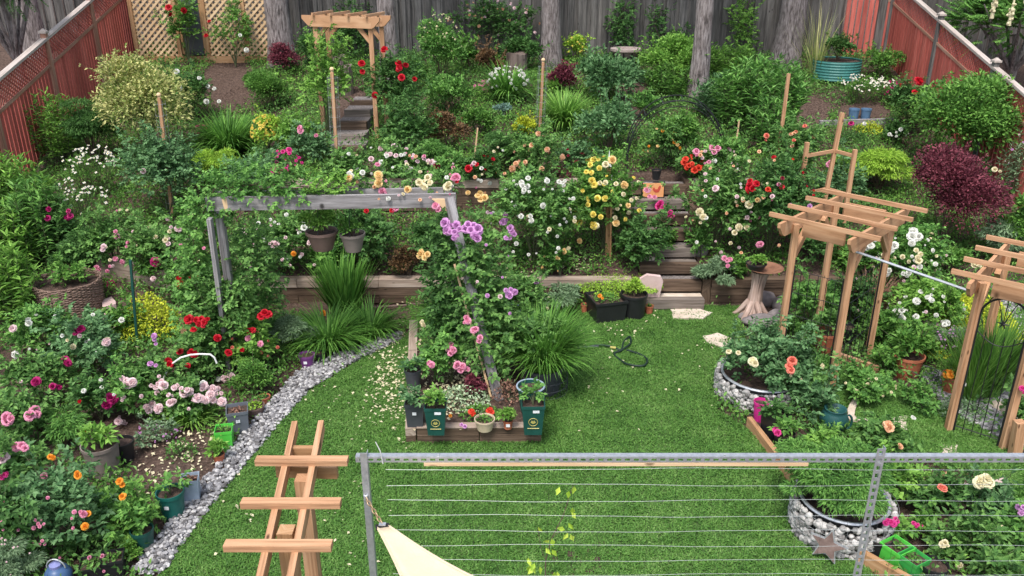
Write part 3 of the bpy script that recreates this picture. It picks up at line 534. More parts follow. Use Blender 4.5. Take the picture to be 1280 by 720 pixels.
# ------------------------------------------------------------------ arbours
def brace(a, b, w=.06, h=.085):
    m = MB(); m.beam(a, b, w, h); return m
def arch_arbor(label, FL, u, v, du, dv, zt, over=.32, nsl=4, mat=CEDAR, slo=(.28, .34), sl=.036, slh=.052, group='cedar arbours'):
    """four posts, two scroll ended beams along v, face boards along u, slats along u on top"""
    FL = np.array([*FL, 0.]); u = np.array([*u, 0.]); v = np.array([*v, 0.]); u /= np.linalg.norm(u); v /= np.linalg.norm(v)
    FR = FL+v*dv; BL = FL-u*du; BR = FR-u*du; r = thing('cedar_arbor', FL, label, 'arbour', group); up = np.array([0, 0, 1.])
    for p in (FL, FR, BL, BR):
        m = MB(); g = float(gz(p[0], p[1])); m.beam([p[0], p[1], g-.05], [p[0], p[1], zt], .07, .07); m.build('post', mat, r)
    for a, b in ((BL, BR), (FL, FR)):
        sd = u*.06*(1 if a is FL else -1); a2, b2 = a-v*over+sd, b+v*over+sd; m = MB(); m.beam(a2+v*.12+up*(zt-.02), b2-v*.12+up*(zt-.02), .04, .19)
        for e, s in ((a2+v*.12, -1), (b2-v*.12, 1)):
            c = [e+up*(zt+.075), e+v*s*.14+up*(zt+.075), e+v*s*.14+up*(zt+.02), e+v*s*.10+up*(zt-.02), e+v*s*.06+up*(zt-.075), e+up*(zt-.115)]
            m.prism([q-u*.0195 for q in c], u*.039)
        m.build('beam', mat, r)
        for p, s in ((a, 1), (b, -1)):
            k = brace(p+up*(zt-.42)+v*s*.03, p+v*s*.33+up*(zt-.10)); k.build('brace', mat, r)
    for a, b, s in ((BL, FL, -1), (BR, FR, 1)):
        m = MB(); o = v*s*.03; m.beam(a+u*.11+o+up*(zt-.03), b-u*.11+o+up*(zt-.03), .04, .17); m.build('face_board', mat, r)
    for k in range(nsl):
        t = k/(nsl-1); c = FL+v*(dv+.34)*t-v*.17; m = MB(); a, b = c-u*(du+slo[0])+up*(zt+.112), c+u*slo[1]+up*(zt+.112); m.beam(a, b, sl, slh); m.build('slat', mat, r)
    return r
A1 = dict(FL=(4.02, 9.30), u=(.72, -.69), v=(.69, .72), du=.74, dv=1.12, zt=1.98)
arch_arbor('cedar arbour with four open slats standing left on the grass walk', **A1)
A2 = dict(FL=(5.42, 7.90), u=(.76, -.65), v=(.65, .76), du=.56, dv=1.12, zt=1.84)
arch_arbor('cedar arbour cut by the right edge with a black scrolled gate', **A2)
# far arbour over the back steps
pA, pB = atY(404, 150, 16.4), atY(471, 163, 16.0); zt = atY(435, 27, 16.2)[2]; r = thing('cedar_arbor', (pA+pB)/2, 'cedar arbour with curved beam ends over the back steps', 'arbour', 'cedar arbours')
hd = nrm(np.array([pB[0]-pA[0], pB[1]-pA[1], 0])); sd = np.array([-hd[1], hd[0], 0])
for o in (0, .42):
    for p in (pA, pB):
        q = p+sd*o; m = MB(); m.beam([q[0], q[1], float(gz(q[0], q[1]))-.1], [q[0], q[1], zt], .078, .078); m.build('post', CEDAR, r)
    a, b = pA+sd*(o-.06), pB+sd*(o-.06); a = np.array([a[0], a[1], zt]); b = np.array([b[0], b[1], zt]); m = MB(); m.beam(a-hd*.06, b+hd*.06, .04, .20)
    for e, s in ((a-hd*.06, -1), (b+hd*.06, 1)):
        c = [e+[0, 0, .10], e+hd*s*.17+[0, 0, .10], e+hd*s*.17+[0, 0, .04], e+hd*s*.10+[0, 0, -.03], e+hd*s*.05+[0, 0, -.08], e+[0, 0, -.10]]; m.prism([q-sd*.019 for q in c], sd*.038)
    m.build('beam', CEDAR, r)
    for p, s in ((pA, 1), (pB, -1)): q = np.array([*(p+sd*o)[:2], zt]); brace(q+[0, 0, -.36], q+hd*s*.26+[0, 0, -.08], .05, .07).build('brace', CEDAR, r)
for t in (.1, .37, .64, .92): q = pA+(pB-pA)*(t*1.16-.08); q = np.array([q[0], q[1], zt+.125]); m = MB(); m.beam(q-sd*.14, q+sd*.58, .04, .05); m.build('slat', CEDAR, r)
# foreground arbour top seen from above
r = thing('cedar_arbor', (-1.36, 4.4, 0), 'fresh cedar arbour in the foreground seen from above, rails pointing at the lawn', 'arbour', 'cedar arbours')
z = 2.05; e0, e1 = at(369, 533, z), at(402, 532, z); s0, s1 = at(326, 726, z), at(364, 726, z); ext = lambda a, b, k: a+(b-a)*k
for a, b in ((e0, s0), (e1, s1)): m = MB(); m.beam(a, ext(a, b, 1.25), .038, .089); m.build('rail', CEDAR, r)
for (xa, xb, y) in ((320, 435, 576), (302, 426, 629), (281, 415, 682), (262, 405, 742)): m = MB(); a, b = at(xa, y, z+.065), at(xb, y, z+.065); m.beam(a, b, .062, .04); m.build('slat', CEDAR, r)
mid = lambda y: (at(386-(y-560)*.26, y, z)); q = mid(592); m = MB(); m.beam([q[0], q[1], 0], [q[0], q[1], z-.03], .089, .089); m.build('post', CEDAR, r)
q2 = mid(667); m = MB(); m.beam([q2[0], q2[1], 0], [q2[0], q2[1], z+.03], .089, .089); m.build('post', CEDAR2, r)
m = MB(); a, b = at(346, 588, z-.07), at(422, 590, z-.07); m.beam(a, b, .04, .085); m.build('cross_piece', CEDAR2, r); m = MB(); a, b = at(362, 565, z-.02), at(393, 565, z-.02); m.beam(a, b, .04, .08); m.build('cross_piece', CEDAR2, r)
# unfinished obelisk frame
r = thing('trellis_frame', G(1035, 270), 'raw cedar trellis frame of three posts behind the left arbour', 'trellis'); tp = []
for (xt, yt, xb, yb) in ((1009, 178, 1001, 240), (1053, 141, 1042, 225), (1069, 187, 1061, 236)):
    Y = 12.75; a = atY(xt, yt, Y+(.35 if xt == 1053 else 0)); b = np.array([atY(xb, yb, Y)[0], a[1], float(gz(a[0], a[1]))-.1]); m = MB(); m.beam(b, a, .06, .06); m.build('post', CEDAR, r)
    c = lambda py, x0: atY(x0, py, a[1]); tp.append((a, b))
on = lambda k, z: tp[k][1]+(tp[k][0]-tp[k][1])*((z-tp[k][1][2])/(tp[k][0][2]-tp[k][1][2]))
zr = atY(1030, 195, 12.75)[2]
for i_, j_ in ((0, 1), (1, 2)):
    for zz in (zr, zr-.62): m = MB(); m.beam(on(i_, zz), on(j_, zz), .035, .05); m.build('cross_rail', CEDAR, r)
# weathered pergola
r = thing('grey_pergola', (-2.2, 9.8, 0), 'weathered grey timber pergola with hanging pots and climbing roses', 'pergola')
Lt, Rt = atY(268, 257, 9.75), atY(565, 249, 9.55); zb = (Lt[2]+Rt[2])/2
Lf = np.array([at(287, 462)[0], at(287, 462)[1], .02]); m = MB(); m.beam([Lt[0]+.03, Lt[1]+.05, 0], [Lt[0]+.03, Lt[1]+.05, Lt[2]+.06], .09, .09); m.build('post', GREYWOOD, r)
a = atY(262, 273, 9.5); b = at(288, 468); m = MB(); m.beam(b, a, .05, .09); m.build('leaning_board', GREYWOOD, r)
m = MB(); m.beam(Lt+[-.08, -.03, .03], Rt+[.05, -.03, .0], .045, .165); m.build('beam', GREYWOOD, r)
m = MB(); m.beam(Lt+[-.08, .32, .0], Rt+[-.12, .32, -.03], .045, .165); m.build('beam', GREYWOOD, r)
a, b = atY(561, 247, 9.5), at(627, 515); m = MB(); m.beam(b, a, .085, .085); m.build('post', GREYWOOD, r); a2 = a+[-.03, .38, 0]; m = MB(); m.beam([a2[0]+.1, a2[1], 0], a2, .085, .085); m.build('post', GREYWOOD, r)
a3, b3 = atY(568, 330, 9.3), at(618, 512); m = MB(); m.tube([a3, b3], .014, 6).tube([a3+[.06, 0, .1], b3+[.14, .1, 0]], .010, 6); m.build('stake', TAN, r)
def gusset(px, Y, sgn):
    p = [atY(x, y, Y) for x, y in px]; m = MB(); m.prism(p, (0, .03, 0)); m.build('corner_bracket', TAN, r)
gusset([(277, 249), (295, 247), (281, 264)], Lt[1]-.07, 1); gusset([(556, 249), (540, 249), (558, 264)], Rt[1]-.07, -1)
# ------------------------------------------------------------------ metal arch, gate, stakes
def iron_arch(name, label, bl, br, h, depth_v, cat='arch', lr=.009):
    bl = np.array(bl, float); br = np.array(br, float); r = thing(name, (bl+br)/2, label, cat); n = 24; w = np.linalg.norm((br-bl)[:2]); hd = (br-bl)/np.linalg.norm(br-bl); hr = []
    for o in (0, 1):
        off = np.array(depth_v)*o; cv = []
        for t in np.linspace(0, math.pi, n): c = (bl+br)/2+off-hd*math.cos(t)*w/2; cv.append([c[0], c[1], (bl[2]+br[2])/2+h-w*.55+math.sin(t)*w*.55])
        cv = [bl+off]+cv+[br+off]; m = MB(); m.tube(cv, lr, 6); m.build('hoop', IRON, r); cv2 = [np.array(c)+[0, 0, -.09] for c in cv[1:-1]]; m = MB(); m.tube(cv2, lr*.7, 5); m.build('inner_hoop', IRON, r); hr.append(cv)
    m = MB(); L = len(hr[0])
    for k in range(1, L-1, 3): m.tube([hr[0][k], hr[1][k]], lr*.7, 5)
    for sgn in (0, -1):
        for zz in np.arange(.25, h-w*.5, .28): q = (bl if sgn == 0 else br)+[0, 0, zz]; m.tube([q, q+np.array(depth_v)], lr*.6, 5)
        q = (bl if sgn == 0 else br)
        for zz in np.arange(.25, h-w*.6, .56): m.tube([q+[0, 0, zz], q+np.array(depth_v)+[0, 0, zz+.28]], lr*.5, 4)
    m.build('cross_bar', IRON, r); return r
b0, b1 = G(779, 246), G(902, 246); b0 = np.array([b0[0], 14.0, 1.40]); b1 = np.array([b1[0], 14.0, 1.40]); b0[0] = atY(783, 225, 14.0)[0]; b1[0] = atY(903, 225, 14.0)[0]
iron_arch('iron_arch', 'thin black iron arch standing at the top of the timber steps', b0, b1, atY(840, 126, 14)[2]-1.40, (.05, .55, 0), lr=.010)
# scrolled iron gate in the right arbour
fl = np.array([A2['FL'][0], A2['FL'][1], 0]); u2 = nrm(np.array([*A2['u'], 0])); r = thing('iron_gate', fl-u2*.28, 'black iron gate with arched top and scroll flower under the right arbour', 'gate')
a, b = fl-u2*.51+[0, 0, .02], fl-u2*.05+[0, 0, .02]; m = MB(); top = 1.70; w = .46; cv = [a]+[(a+b)/2-u2*math.cos(t)*w/2+[0, 0, top-w*.5+math.sin(t)*w*.5] for t in np.linspace(0, math.pi, 20)]+[b]; m.tube(cv, .013, 6); m.build('gate_frame', IRON, r)
m = MB()
for t in (.2, .4, .6, .8): q = a+(b-a)*t; m.tube([q+[0, 0, .05], q+[0, 0, 1.28]], .005, 5)
m.build('bar', IRON, r); m = MB(); c0 = (a+b)/2
sw = [a+(b-a)*t+[0, 0, 1.28-.12*math.sin(t*math.pi)] for t in np.linspace(0, 1, 12)]; m.tube(sw, .006, 5); m.tube([a+[0, 0, .08], b+[0, 0, .08]], .006, 5); m.build('cross_bar', IRON, r)
m = MB(); fc = c0+[0, 0, 1.42]
for k in range(6): an = k*1.047; m.tube([fc, fc+u2*math.cos(an)*.06+[0, 0, .06*math.sin(an)]], [.014, .004], 5)
for s in (-1, 1):
    m.tube([fc+u2*s*(.02+.16*t)+[0, 0, .04+.24*math.sin(t*2.4)] for t in np.linspace(0, 1, 10)], .005, 5); m.tube([fc+u2*s*.24+u2*.05*math.cos(t)+[0, 0, .05*math.sin(t)-.05] for t in np.linspace(0, 6.28, 14)], .004, 5)
m.tube([fc+[0, 0, .02], fc+[0, 0, .3]], .005, 5); m.build('scroll', IRON, r)
# iron side panels in the left arbour
fl = np.array([A1['FL'][0], A1['FL'][1], 0]); u1 = nrm(np.array([*A1['u'], 0])); v1 = nrm(np.array([*A1['v'], 0]))
for s0, wv, dd, l in ((fl-u1*.74, u1, .74, 'black iron trellis panel filling the near side of the left arbour'), (fl, v1, 1.12, 'black wire trellis panel between the right hand posts of the left arbour')):
    r = thing('iron_trellis', s0+wv*dd/2, l, 'trellis', 'iron trellis panels'); m = MB()
    for t in (.08, .92): m = MB(); m.tube([s0+wv*dd*t, s0+wv*dd*t+[0, 0, 1.45]], .010, 5); m.build('upright', IRON, r)
    m = MB()
    for t in np.linspace(.2, .8, 5): m.tube([s0+wv*dd*t+[0, 0, .05], s0+wv*dd*t+[0, 0, 1.4]], .004, 4)
    for zz in np.arange(.2, 1.45, .3): m.tube([s0+wv*dd*.08+[0, 0, zz], s0+wv*dd*.92+[0, 0, zz]], .004, 4)
    m.build('bars', IRON, r)
# white rail between the arbours
m = MB(); a = fl+v1*.05+[0.05, -.02, 1.58]; b = at(1225, 366, 1.72); m.tube([atY(1068, 314, 9.28), atY(1218, 366, 8.4)], .016, 8); tag(m.build('conduit_rail', STEEL), 'slim silver pipe running between the two right arbours', 'pipe')
# finial stakes with wire
def stake(xt, yt, xb, yb, label, Y=None, ball=True, wire=True, w=.05, mat=CEDAR, finial=None):
    g = G(xb, yb); Y = Y or g[1]; a = atY(xt, yt, Y); b = np.array([atY(xb, yb, Y)[0], Y, float(gz(g[0], Y))-.05]); r = thing('wooden_stake', b, label, 'stake', 'wooden stakes in the beds')
    m = MB(); m.beam(b, a, w, w); m.build('shaft', mat, r)
    if ball: m = MB(); rr = w*.75; m.lathe(a, [(w*.4, 0), (w*.35, rr*.3)]+[(rr*math.sin(t), rr*1.2-rr*math.cos(t)) for t in np.linspace(.4, 3.1, 8)], 12); m.build('finial', TAN if not finial else finial, r, True)
    if finial and not ball: m = MB(); m.lathe(a, [(w*.8, 0), (w*.6, .03), (w*.35, .06), (.004, .24)], 8); m.build('finial', finial, r, True)
    if wire:
        m = MB()
        for k in range(8): an = k*.785; m.tube([b+[.09*math.cos(an), .09*math.sin(an), 0], np.array([a[0]+.09*math.cos(an), a[1]+.09*math.sin(an), a[2]-.06])], .0022, 3)
        for zz in np.arange(.05, 1, .09): q = b+(a-b)*zz; m.tube([q+[.09*math.cos(t), .09*math.sin(t), 0] for t in np.linspace(0, 6.283, 9)], .0022, 3)
        m.build('wire_sleeve', WIRE, r)
    return r
stake(199, 122, 205, 205, 'ball topped cedar stake in a wire sleeve by the blue green rose', 14.0)
stake(415, 90, 421, 205, 'tall ball topped cedar stake left of the back steps', 14.2); stake(679, 78, 674, 172, 'ball topped cedar stake behind the peach roses')
stake(986, 92, 973, 190, 'plain cedar stake among peony leaves right of the arch', 14.0, False, False); stake(761, 208, 758, 335, 'cedar stake with white spire finial inside the yellow rose', 12.6, False, False, .055, CEDAR2, WHITE)
stake(764, 238, 764, 300, 'second white spire finial among the yellow roses', 12.5, False, False, .03, CEDAR2, WHITE)
stake(229, 397, 234, 440, 'short orange brown stake beside the red rose', 9.9, False, False, .08, CEDAR); stake(632, 371, 634, 392, 'short square post under the lilac rose', None, False, False, .09, CEDAR2)
stake(163, 325, 170, 425, 'thin dark green plant stake behind the golden creeper', 10.3, False, False, .03, DGREEN); stake(1275, 527, 1268, 572, 'thick cedar post at the right edge below the gate', None, False, False, .1, CEDAR)
stake(597, 160, 592, 205, 'thin bamboo stake in the middle of the rose row', None, False, False, .025, TAN); stake(924, 150, 920, 180, 'thin bamboo stake by the pink roses right of the arch', None, False, False, .025, TAN); stake(25, 630, 30, 665, 'brown square stake inside the pink rose at bottom left', None, False, False, .05, CEDAR2); stake(100, 385, 102, 400, 'small stub of wood beside the wicker planter', None, False, False, .05, TAN)
# white hoop
m = MB(); m.tube([atY(x, y, 8.75) for x, y in ((199, 515), (201, 490), (204, 474), (209, 463), (216, 454), (226, 447), (238, 443.5), (250, 442.5), (263, 443), (268, 447), (271, 454))], .011, 6); tag(m.build('garden_hoop', WHITE), 'white plastic hoop arched over the pale pink rose', 'hoop')
# ================================================================== TREES
def tree(px, yb, yt_w, label, h=8.5, lean=0, crown='deep', col=BARK, base=None, cw=3.2, nleaf=9000, cz=.72, name='tree', L=.13, fern=False):
    b = G(px, yb) if base is None else np.array(base, float); r0 = yt_w*depth(b)/FPX/2; r = thing(name, b, label, 'tree', 'trees'); m = MB(); zz = np.linspace(-.2, h, 26); n = 14
    an = np.arange(n)*2*math.pi/n; rr = r0*(1.25*np.exp(-np.maximum(zz, 0)/.25)*.35+1-.55*np.maximum(zz, 0)/h); v = np.stack([b[0]+lean*zz[:, None]+rr[:, None]*np.cos(an)*(1+.07*np.sin(an*3+zz[:, None]*2)), b[1]+rr[:, None]*np.sin(an)*(1+.07*np.cos(an*4+zz[:, None])), b[2]+zz[:, None]+0*an], -1)
    v[..., :2] += rng.normal(0, r0*.03, v[..., :2].shape); k = np.arange(25)[:, None]*n; j = np.arange(n)[None]; m.add(v.reshape(-1, 3), np.stack([k+j, k+(j+1) % n, k+n+(j+1) % n, k+n+j], -1).reshape(-1, 4)); m.build('trunk', BARK, r, True)
    m = MB(); tips = []
    for q in range(11):
        a = q*2.4; z0 = h*(.5+.045*q); t = b+np.array([lean*z0+math.cos(a)*cw*.42, math.sin(a)*cw*.42, z0+.5]); s = b+np.array([lean*z0, 0, z0]); m.tube([s, (s+t)/2+[0, 0, .15], t], [r0*.35, r0*.2, r0*.08], 6); tips.append(t)
    m.build('limb', BARK, r); p, o, c = dome(nleaf, cw, cw, h*.42, 16, .3); p = p+b+np.array([lean*h*cz, 0, h*.56]); f = MB(); leaves(f, p, o+.9*rdir(nleaf), rdir(nleaf)+np.array([0, 0, .8]), L*rng.uniform(.6, 1.3, nleaf), L*.35); f.build('crown', LEAF[crown], r); return r
tree(353, 80, 31, 'thick dark tree trunk beside the lattice screen'); tree(489, 110, 25, 'slim tree trunk right behind the far arbour', lean=-.01)
tree(688, 84, 25, 'tree trunk by the back fence left of the fire bowl', lean=-.015); tree(871, 122, 23, 'pale slim tree trunk standing forward among the shrubs', lean=.01); tree(981, 78, 33, 'broad tree trunk by the back fence at upper right', lean=.03)
b = atY(46, 62, 20.5); tree(0, 0, 26, "tree trunk in the neighbour's yard at upper left", base=[b[0], b[1], float(gz(b[0], b[1]))])
# sumac like tree beyond the right fence
def leafytree(c, w, h, zc, label, col, L, n, spikes=0):
    c = np.array(c, float); r = thing('tree', c, label, 'tree', 'trees'); m = MB(); m.tube([c+[0, 0, -.3], c+[.1, 0, zc*.6], c+[0, .1, zc]], [.10, .08, .04], 8)
    for k in range(9): a = k*.7; m.tube([c+[.05, 0, zc*.5], c+np.array([math.cos(a)*w*.3, math.sin(a)*w*.3, zc+h*.1]), c+np.array([math.cos(a)*w*.42, math.sin(a)*w*.42, zc+h*(.2+.05*(k % 4))])], [.04, .025, .01], 6)
    m.build('trunk', BARK, r); p, o, ct = dome(n, w, w, h, 12, .3); p += c+[0, 0, zc-h*.35]; f = MB(); d = nrm(o+.5*rdir(n)+[0, 0, -.25]); s = nrm(np.cross(d, [0, 0, 1.]))
    for q in range(7):
        for sg in (1, -1): leaves(f, p+d*(.06+.045*q), nrm(d*.4+s*sg+[0, 0, -.25]), np.array([0, 0, 1.])+.3*rdir(n), L*(1-.08*q), L*.3)
    f.build('crown', LEAF[col], r)
    for k in range(spikes):
        t = c+np.array([rng.uniform(-.5, .1)*w, -.4*w, zc+h*rng.uniform(.1, .45)]); m = MB(); m.tube([t+[0, 0, -.28], t+[0, 0, .28]], [.04, .015], 6); stones(m, t+rng.normal(0, 1, (40, 3))*[.025, .025, .10], .03, 1); m.build('flower_spike', PETAL['cream'], r)
bq = atY(1262, 60, 19.0); leafytree([bq[0]+.1, bq[1], 1.6], 2.7, 2.6, 1.7, 'bright leafed sumac tree with cream flower spikes beyond the right fence', 'fern', .15, 1500, 5)
bq = atY(2, 4, 17.0); zg = float(gz(bq[0], bq[1])); leafytree([bq[0], bq[1], zg], 1.9, 1.5, bq[2]-zg+.1, 'dark branch of a tree hanging over the left fence at the corner', 'deep', .11, 520)
# ================================================================== POTS AND ORNAMENTS
def pot(px, py, w, h, mat, label, name='flower_pot', cat='flower pot', sq=False, taper=.74, rz=0., base=None, rim=True, group='flower pots', soil=SOIL, handle=False, thick=.93, label_tag=False, emblem=False):
    """w, h: width and height in photo pixels"""
    b = G(px, py) if base is None else np.array(base, float); k = depth(b)/FPX; W, H = w*k, h*k
    if base is None and sq: taper = max(taper, .84); H *= 1.18
    if base is None and bool(inpoly(b[0], b[1], PEBP)): b = b+[0, 0, .035]
    rt = W/2; rb = rt*taper; r = thing(name, b, label, cat, group); n, ro = (4, R(45)+rz) if sq else (28, 0)
    m = MB(); ri = rt*thick; lip = min(.035, H*.14)
    prof = [(.001, .0), (rb, .0), (rb+(rt*.95-rb)*.55, H*.5), (rt*.95, H-lip)]+([(rt, H-lip), (rt, H)] if rim else [(rt*.98, H)])+[(ri, H), (ri*.94, H*.80), (.001, H*.80)]
    m.lathe(b, prof, n, ro); bd = m.build('body', mat, r, False); me = bd.data
    if not sq: me.polygons.foreach_set('use_smooth', [True]*len(me.polygons)); md = bd.modifiers.new('split', 'EDGE_SPLIT'); md.split_angle = R(35)
    m = MB(); zz = b+[0, 0, H*.86]; rs = ri*.955; cnt = 60
    m.disc(zz, rs, n, ro); m.build('soil', soil, r)
    if label_tag:
        m = MB(); f = np.array([math.sin(rz), -math.cos(rz), 0]); s = np.array([math.cos(rz), math.sin(rz), 0]); c = b+f*(rb+(rt-rb)*.62+.006)*(1 if sq else 1.02)+[0, 0, H*.62]; m.beam(c-s*.022, c+s*.022, .004, .035); m.build('paper_label', LABELP, r)
    if emblem:
        f = np.array([math.sin(rz), -math.cos(rz), 0]); s = np.array([math.cos(rz), math.sin(rz), 0]); sl = (rt*.95-rb)/H; at_ = lambda a, z: b+f*(rb+sl*z+.006)+s*a+[0, 0, z]; m = MB(); zc = H*.47; q = W*.19
        m.tube([at_(q*math.cos(t), zc+q*math.sin(t)) for t in np.linspace(0, 6.283, 22)], .004, 4); m.prism([at_(-q*.6, zc-q*.1), at_(0, zc-q*.5), at_(q*.6, zc-q*.1), at_(q*.2, zc+q*.55), at_(0, zc+q*.1), at_(-q*.3, zc+q*.5)], f*.003)
        m.tube([at_(-q*1.3, zc-q*1.7), at_(q*1.3, zc-q*1.7)], .005, 4); m.build('emblem', GOLDP, r)
        m = MB(); c = at_(W*.12, H*.83); m.beam(c-s*.035, c+s*.035, .004, .03); m.build('paper_label', LABELP, r)
    return r, b+np.array([0, 0, H*.86]), W, H
def potted(px, py, w, h, mat, label, kind, pw, ph, col, plabel, F=False, L=None, dens=1, auto=None, lean=None, pname=None, **k):
    r, t, W, H = pot(px, py, w, h, mat, label, **k); kk = depth(t)/FPX
    return plant(kind, t, pw*kk*(.8 if kind == 'rose' else 1), ph*kk*(.72 if kind == 'rose' else 1), col, plabel, F=F, L=L, dens=dens, auto=auto, lean=lean, name=pname or 'potted_plant', cat='potted plant', group='plants growing in pots', d=pw*kk*.8)
# centre planter bed
r = thing('planter_bed', [-.5, 8.0, 0], 'timber framed raised bed in the middle of the lawn', 'raised bed'); ch = .10
def course(a, b, z, name, mat, w=.11, segs=2):
    a = np.array([*a, z+ch/2]); b = np.array([*b, z+ch/2])
    for k in range(segs): m = MB(); p, q = a+(b-a)*(k/segs+.003), a+(b-a)*((k+1)/segs-.003); m.beam(p, q, w, ch-.006); m.build(name, mat, r)
e = np.array([.055, 0])
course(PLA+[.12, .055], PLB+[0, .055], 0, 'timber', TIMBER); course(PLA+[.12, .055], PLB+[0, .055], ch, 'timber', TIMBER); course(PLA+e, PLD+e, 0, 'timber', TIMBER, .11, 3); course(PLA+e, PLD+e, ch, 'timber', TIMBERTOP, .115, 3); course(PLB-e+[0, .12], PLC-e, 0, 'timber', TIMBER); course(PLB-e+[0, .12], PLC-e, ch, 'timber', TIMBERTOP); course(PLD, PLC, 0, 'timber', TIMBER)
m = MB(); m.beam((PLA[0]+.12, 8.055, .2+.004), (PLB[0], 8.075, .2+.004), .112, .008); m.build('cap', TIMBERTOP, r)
m = MB(); m.add(np.array([[*PLA, .15], [*PLB, .15], [*PLC, .15], [*PLD, .15]])+np.array([[.1, .1, 0], [-.1, .1, 0], [-.1, -.05, 0], [.1, -.05, 0]]), [(0, 1, 2, 3)]); m.build('soil', SOIL, r)
Z = lambda x, y, z: at(x, y, z)
potted(520, 529, 24, 33, CHAR, 'square charcoal pot standing on the left timber of the raised bed', 'rose', 34, 30, 'blue', 'blue green sprig in the charcoal pot on the raised bed', sq=True, taper=.8, base=Z(520, 529, .2), label_tag=True, dens=.6)
potted(546, 539, 27, 40, DGREEN, 'square dark green pot with gold emblem at the left of the raised bed', 'rose', 46, 36, 'light', 'bright sprig with small flowers in the left green emblem pot', sq=True, base=Z(546, 539, .2), emblem=True, dens=.5, L=.05)
potted(666, 538, 29, 42, DGREEN, 'square dark green pot with gold emblem at the right corner of the raised bed', 'rose', 34, 32, 'fern', 'young leafy plant in the right green emblem pot', sq=True, base=Z(666, 538, .2), emblem=True, dens=.5, L=.06)
potted(606, 536, 26, 15, CREAMP, 'shallow cream bowl pot on the front timber', 'mat', 18, 5, 'mid', 'low seedlings in the cream bowl', base=Z(606, 536, .2), taper=.72)
potted(635, 535, 13, 12, TERRA, 'tiny terracotta pot on the front timber', 'shrub', 21, 18, 'light', 'small light green seedling in the tiny terracotta pot', base=Z(635, 535, .2), L=.045, label_tag=True)
potted(517, 480, 22, 24, CHAR, 'tall charcoal pot on the far part of the left timber', 'rose', 20, 14, 'blue', 'thin sprig in the tall charcoal pot', base=Z(517, 482, .2), dens=.5)
r = thing('garden_trowel', Z(517, 462, .3), 'dark metal trowel head standing up by the charcoal pots', 'trowel'); q = Z(517, 462, .36); m = MB(); m.prism([q+[-.05, 0, .06], q+[.05, 0, .06], q+[.035, 0, -.02], q+[0, 0, -.09], q+[-.035, 0, -.02]], (0, .01, 0)); m.build('blade', CHAR, r); m = MB(); m.tube([q+[0, 0, -.06], q+[0, .02, -.22]], .012, 8); m.build('handle', CHAR, r)
r, t, W, H = pot(655, 498, 34, 34, DGREEN, 'round pale rimmed green tub behind the right emblem pot', base=Z(663, 512, .2)); m = MB(); m.tube([t+[W*.5*math.cos(a), W*.5*math.sin(a), H*.13] for a in np.linspace(0, 6.283, 30)], .011, 6); m.build('rim', LBLUE, r)
r, t, W, H = pot(678, 488, 52, 36, CHAR, 'wide dark tub holding the fountain grass', taper=.8); TUB = t
r = thing('wire_basket', G(690, 492), 'low wire edging wrapped round the fountain grass tub', 'wire basket'); c = G(682, 489); m = MB()
for zz in (.03, .12, .22): m.tube([c+[.27*math.cos(t), .27*math.sin(t), zz] for t in np.linspace(0, 6.283, 30)], .005, 4)
for t in np.linspace(0, 6.283, 36): m.tube([c+[.27*math.cos(t), .27*math.sin(t), 0], c+[.275*math.cos(t), .275*math.sin(t), .23]], .003, 3)
m.build('wires', CHAR, r)
plant('strap', TUB, 1.25, .62, 'blade', 'big fountain of fine arching grass in the dark tub', dens=2.6, L=.84, lean=(.18, 1.35, .013), name='fountain_grass', cat='ornamental grass')
# pots along the wall
r, t, W, H = pot(757, 397, 42, 24, BLACK, 'black rectangular trough with marigolds by the wall', name='planter_trough', cat='planter', sq=True, taper=.86, rz=.25)
plant('mat', t, .4, .10, 'mid', 'low marigold seedlings in the black trough', name='potted_plant', cat='potted plant', group='plants growing in pots', F=True)
r, t, W, H = pot(791, 396, 34, 32, BLACK, 'round black pot right of the black trough', taper=.8); plant('shrub', t, .26, .26, 'lime', 'yellow green sprig in the round black pot', L=.04, name='potted_plant', cat='potted plant', group='plants growing in pots')
potted(811, 393, 11, 12, TERRA, 'small terracotta pot leaning on the pink slab', 'mat', 6, 3, 'mid', 'tiny seedling in the pot by the pink slab'); pot(730, 391, 9, 12, TERRA, 'small red clay pot half hidden by silver leaves'); pot(645, 392, 19, 16, PERI, 'periwinkle blue bucket under the lilac rose', name='bucket', cat='bucket', taper=.82)
m = MB(); p = [atY(x, y, 11.75) for x, y in ((800, 349), (809, 344), (826, 346), (829, 352), (821, 384), (804, 383))]; m.prism(p, (0, .05, .01)); tag(m.build('stone_slab', SLAB), 'pink stone slab leaning upright against the timber wall', 'stone slab')
def rock(px, py, w, h, label, mat=ROCK, name='boulder'):
    b = G(px, py); k = depth(b)/FPX; v, f = ico_(); m = MB(); import bmesh
    bm = bmesh.new(); bmesh.ops.create_icosphere(bm, subdivisions=3, radius=1); V = np.array([x.co[:] for x in bm.verts]); Fc = [tuple(x.index for x in g.verts) for g in bm.faces]; bm.free()
    ph = rng.uniform(0, 6, 6); nz = .12*np.sin(V[:, 0]*2.3+ph[0])+.12*np.sin(V[:, 1]*2.9+ph[1])+.08*np.sin(V[:, 2]*4+ph[2])+.05*np.sin(V[:, 0]*6+ph[3])*np.sin(V[:, 1]*5+ph[4]); V = V*(1+nz)[:, None]*np.array([w*k/2, w*k*.4, h*k*.62]); m.add(V+b+[0, 0, h*k*.4], np.array(Fc)); return tag(m.build(name, mat, None, True), label, 'rock', 'rocks')
rock(811, 340, 22, 18, 'round beige boulder left of the step foot', STONE); rock(784 + 90, 316, 22, 14, 'grey boulder beside the steps under the lavender')
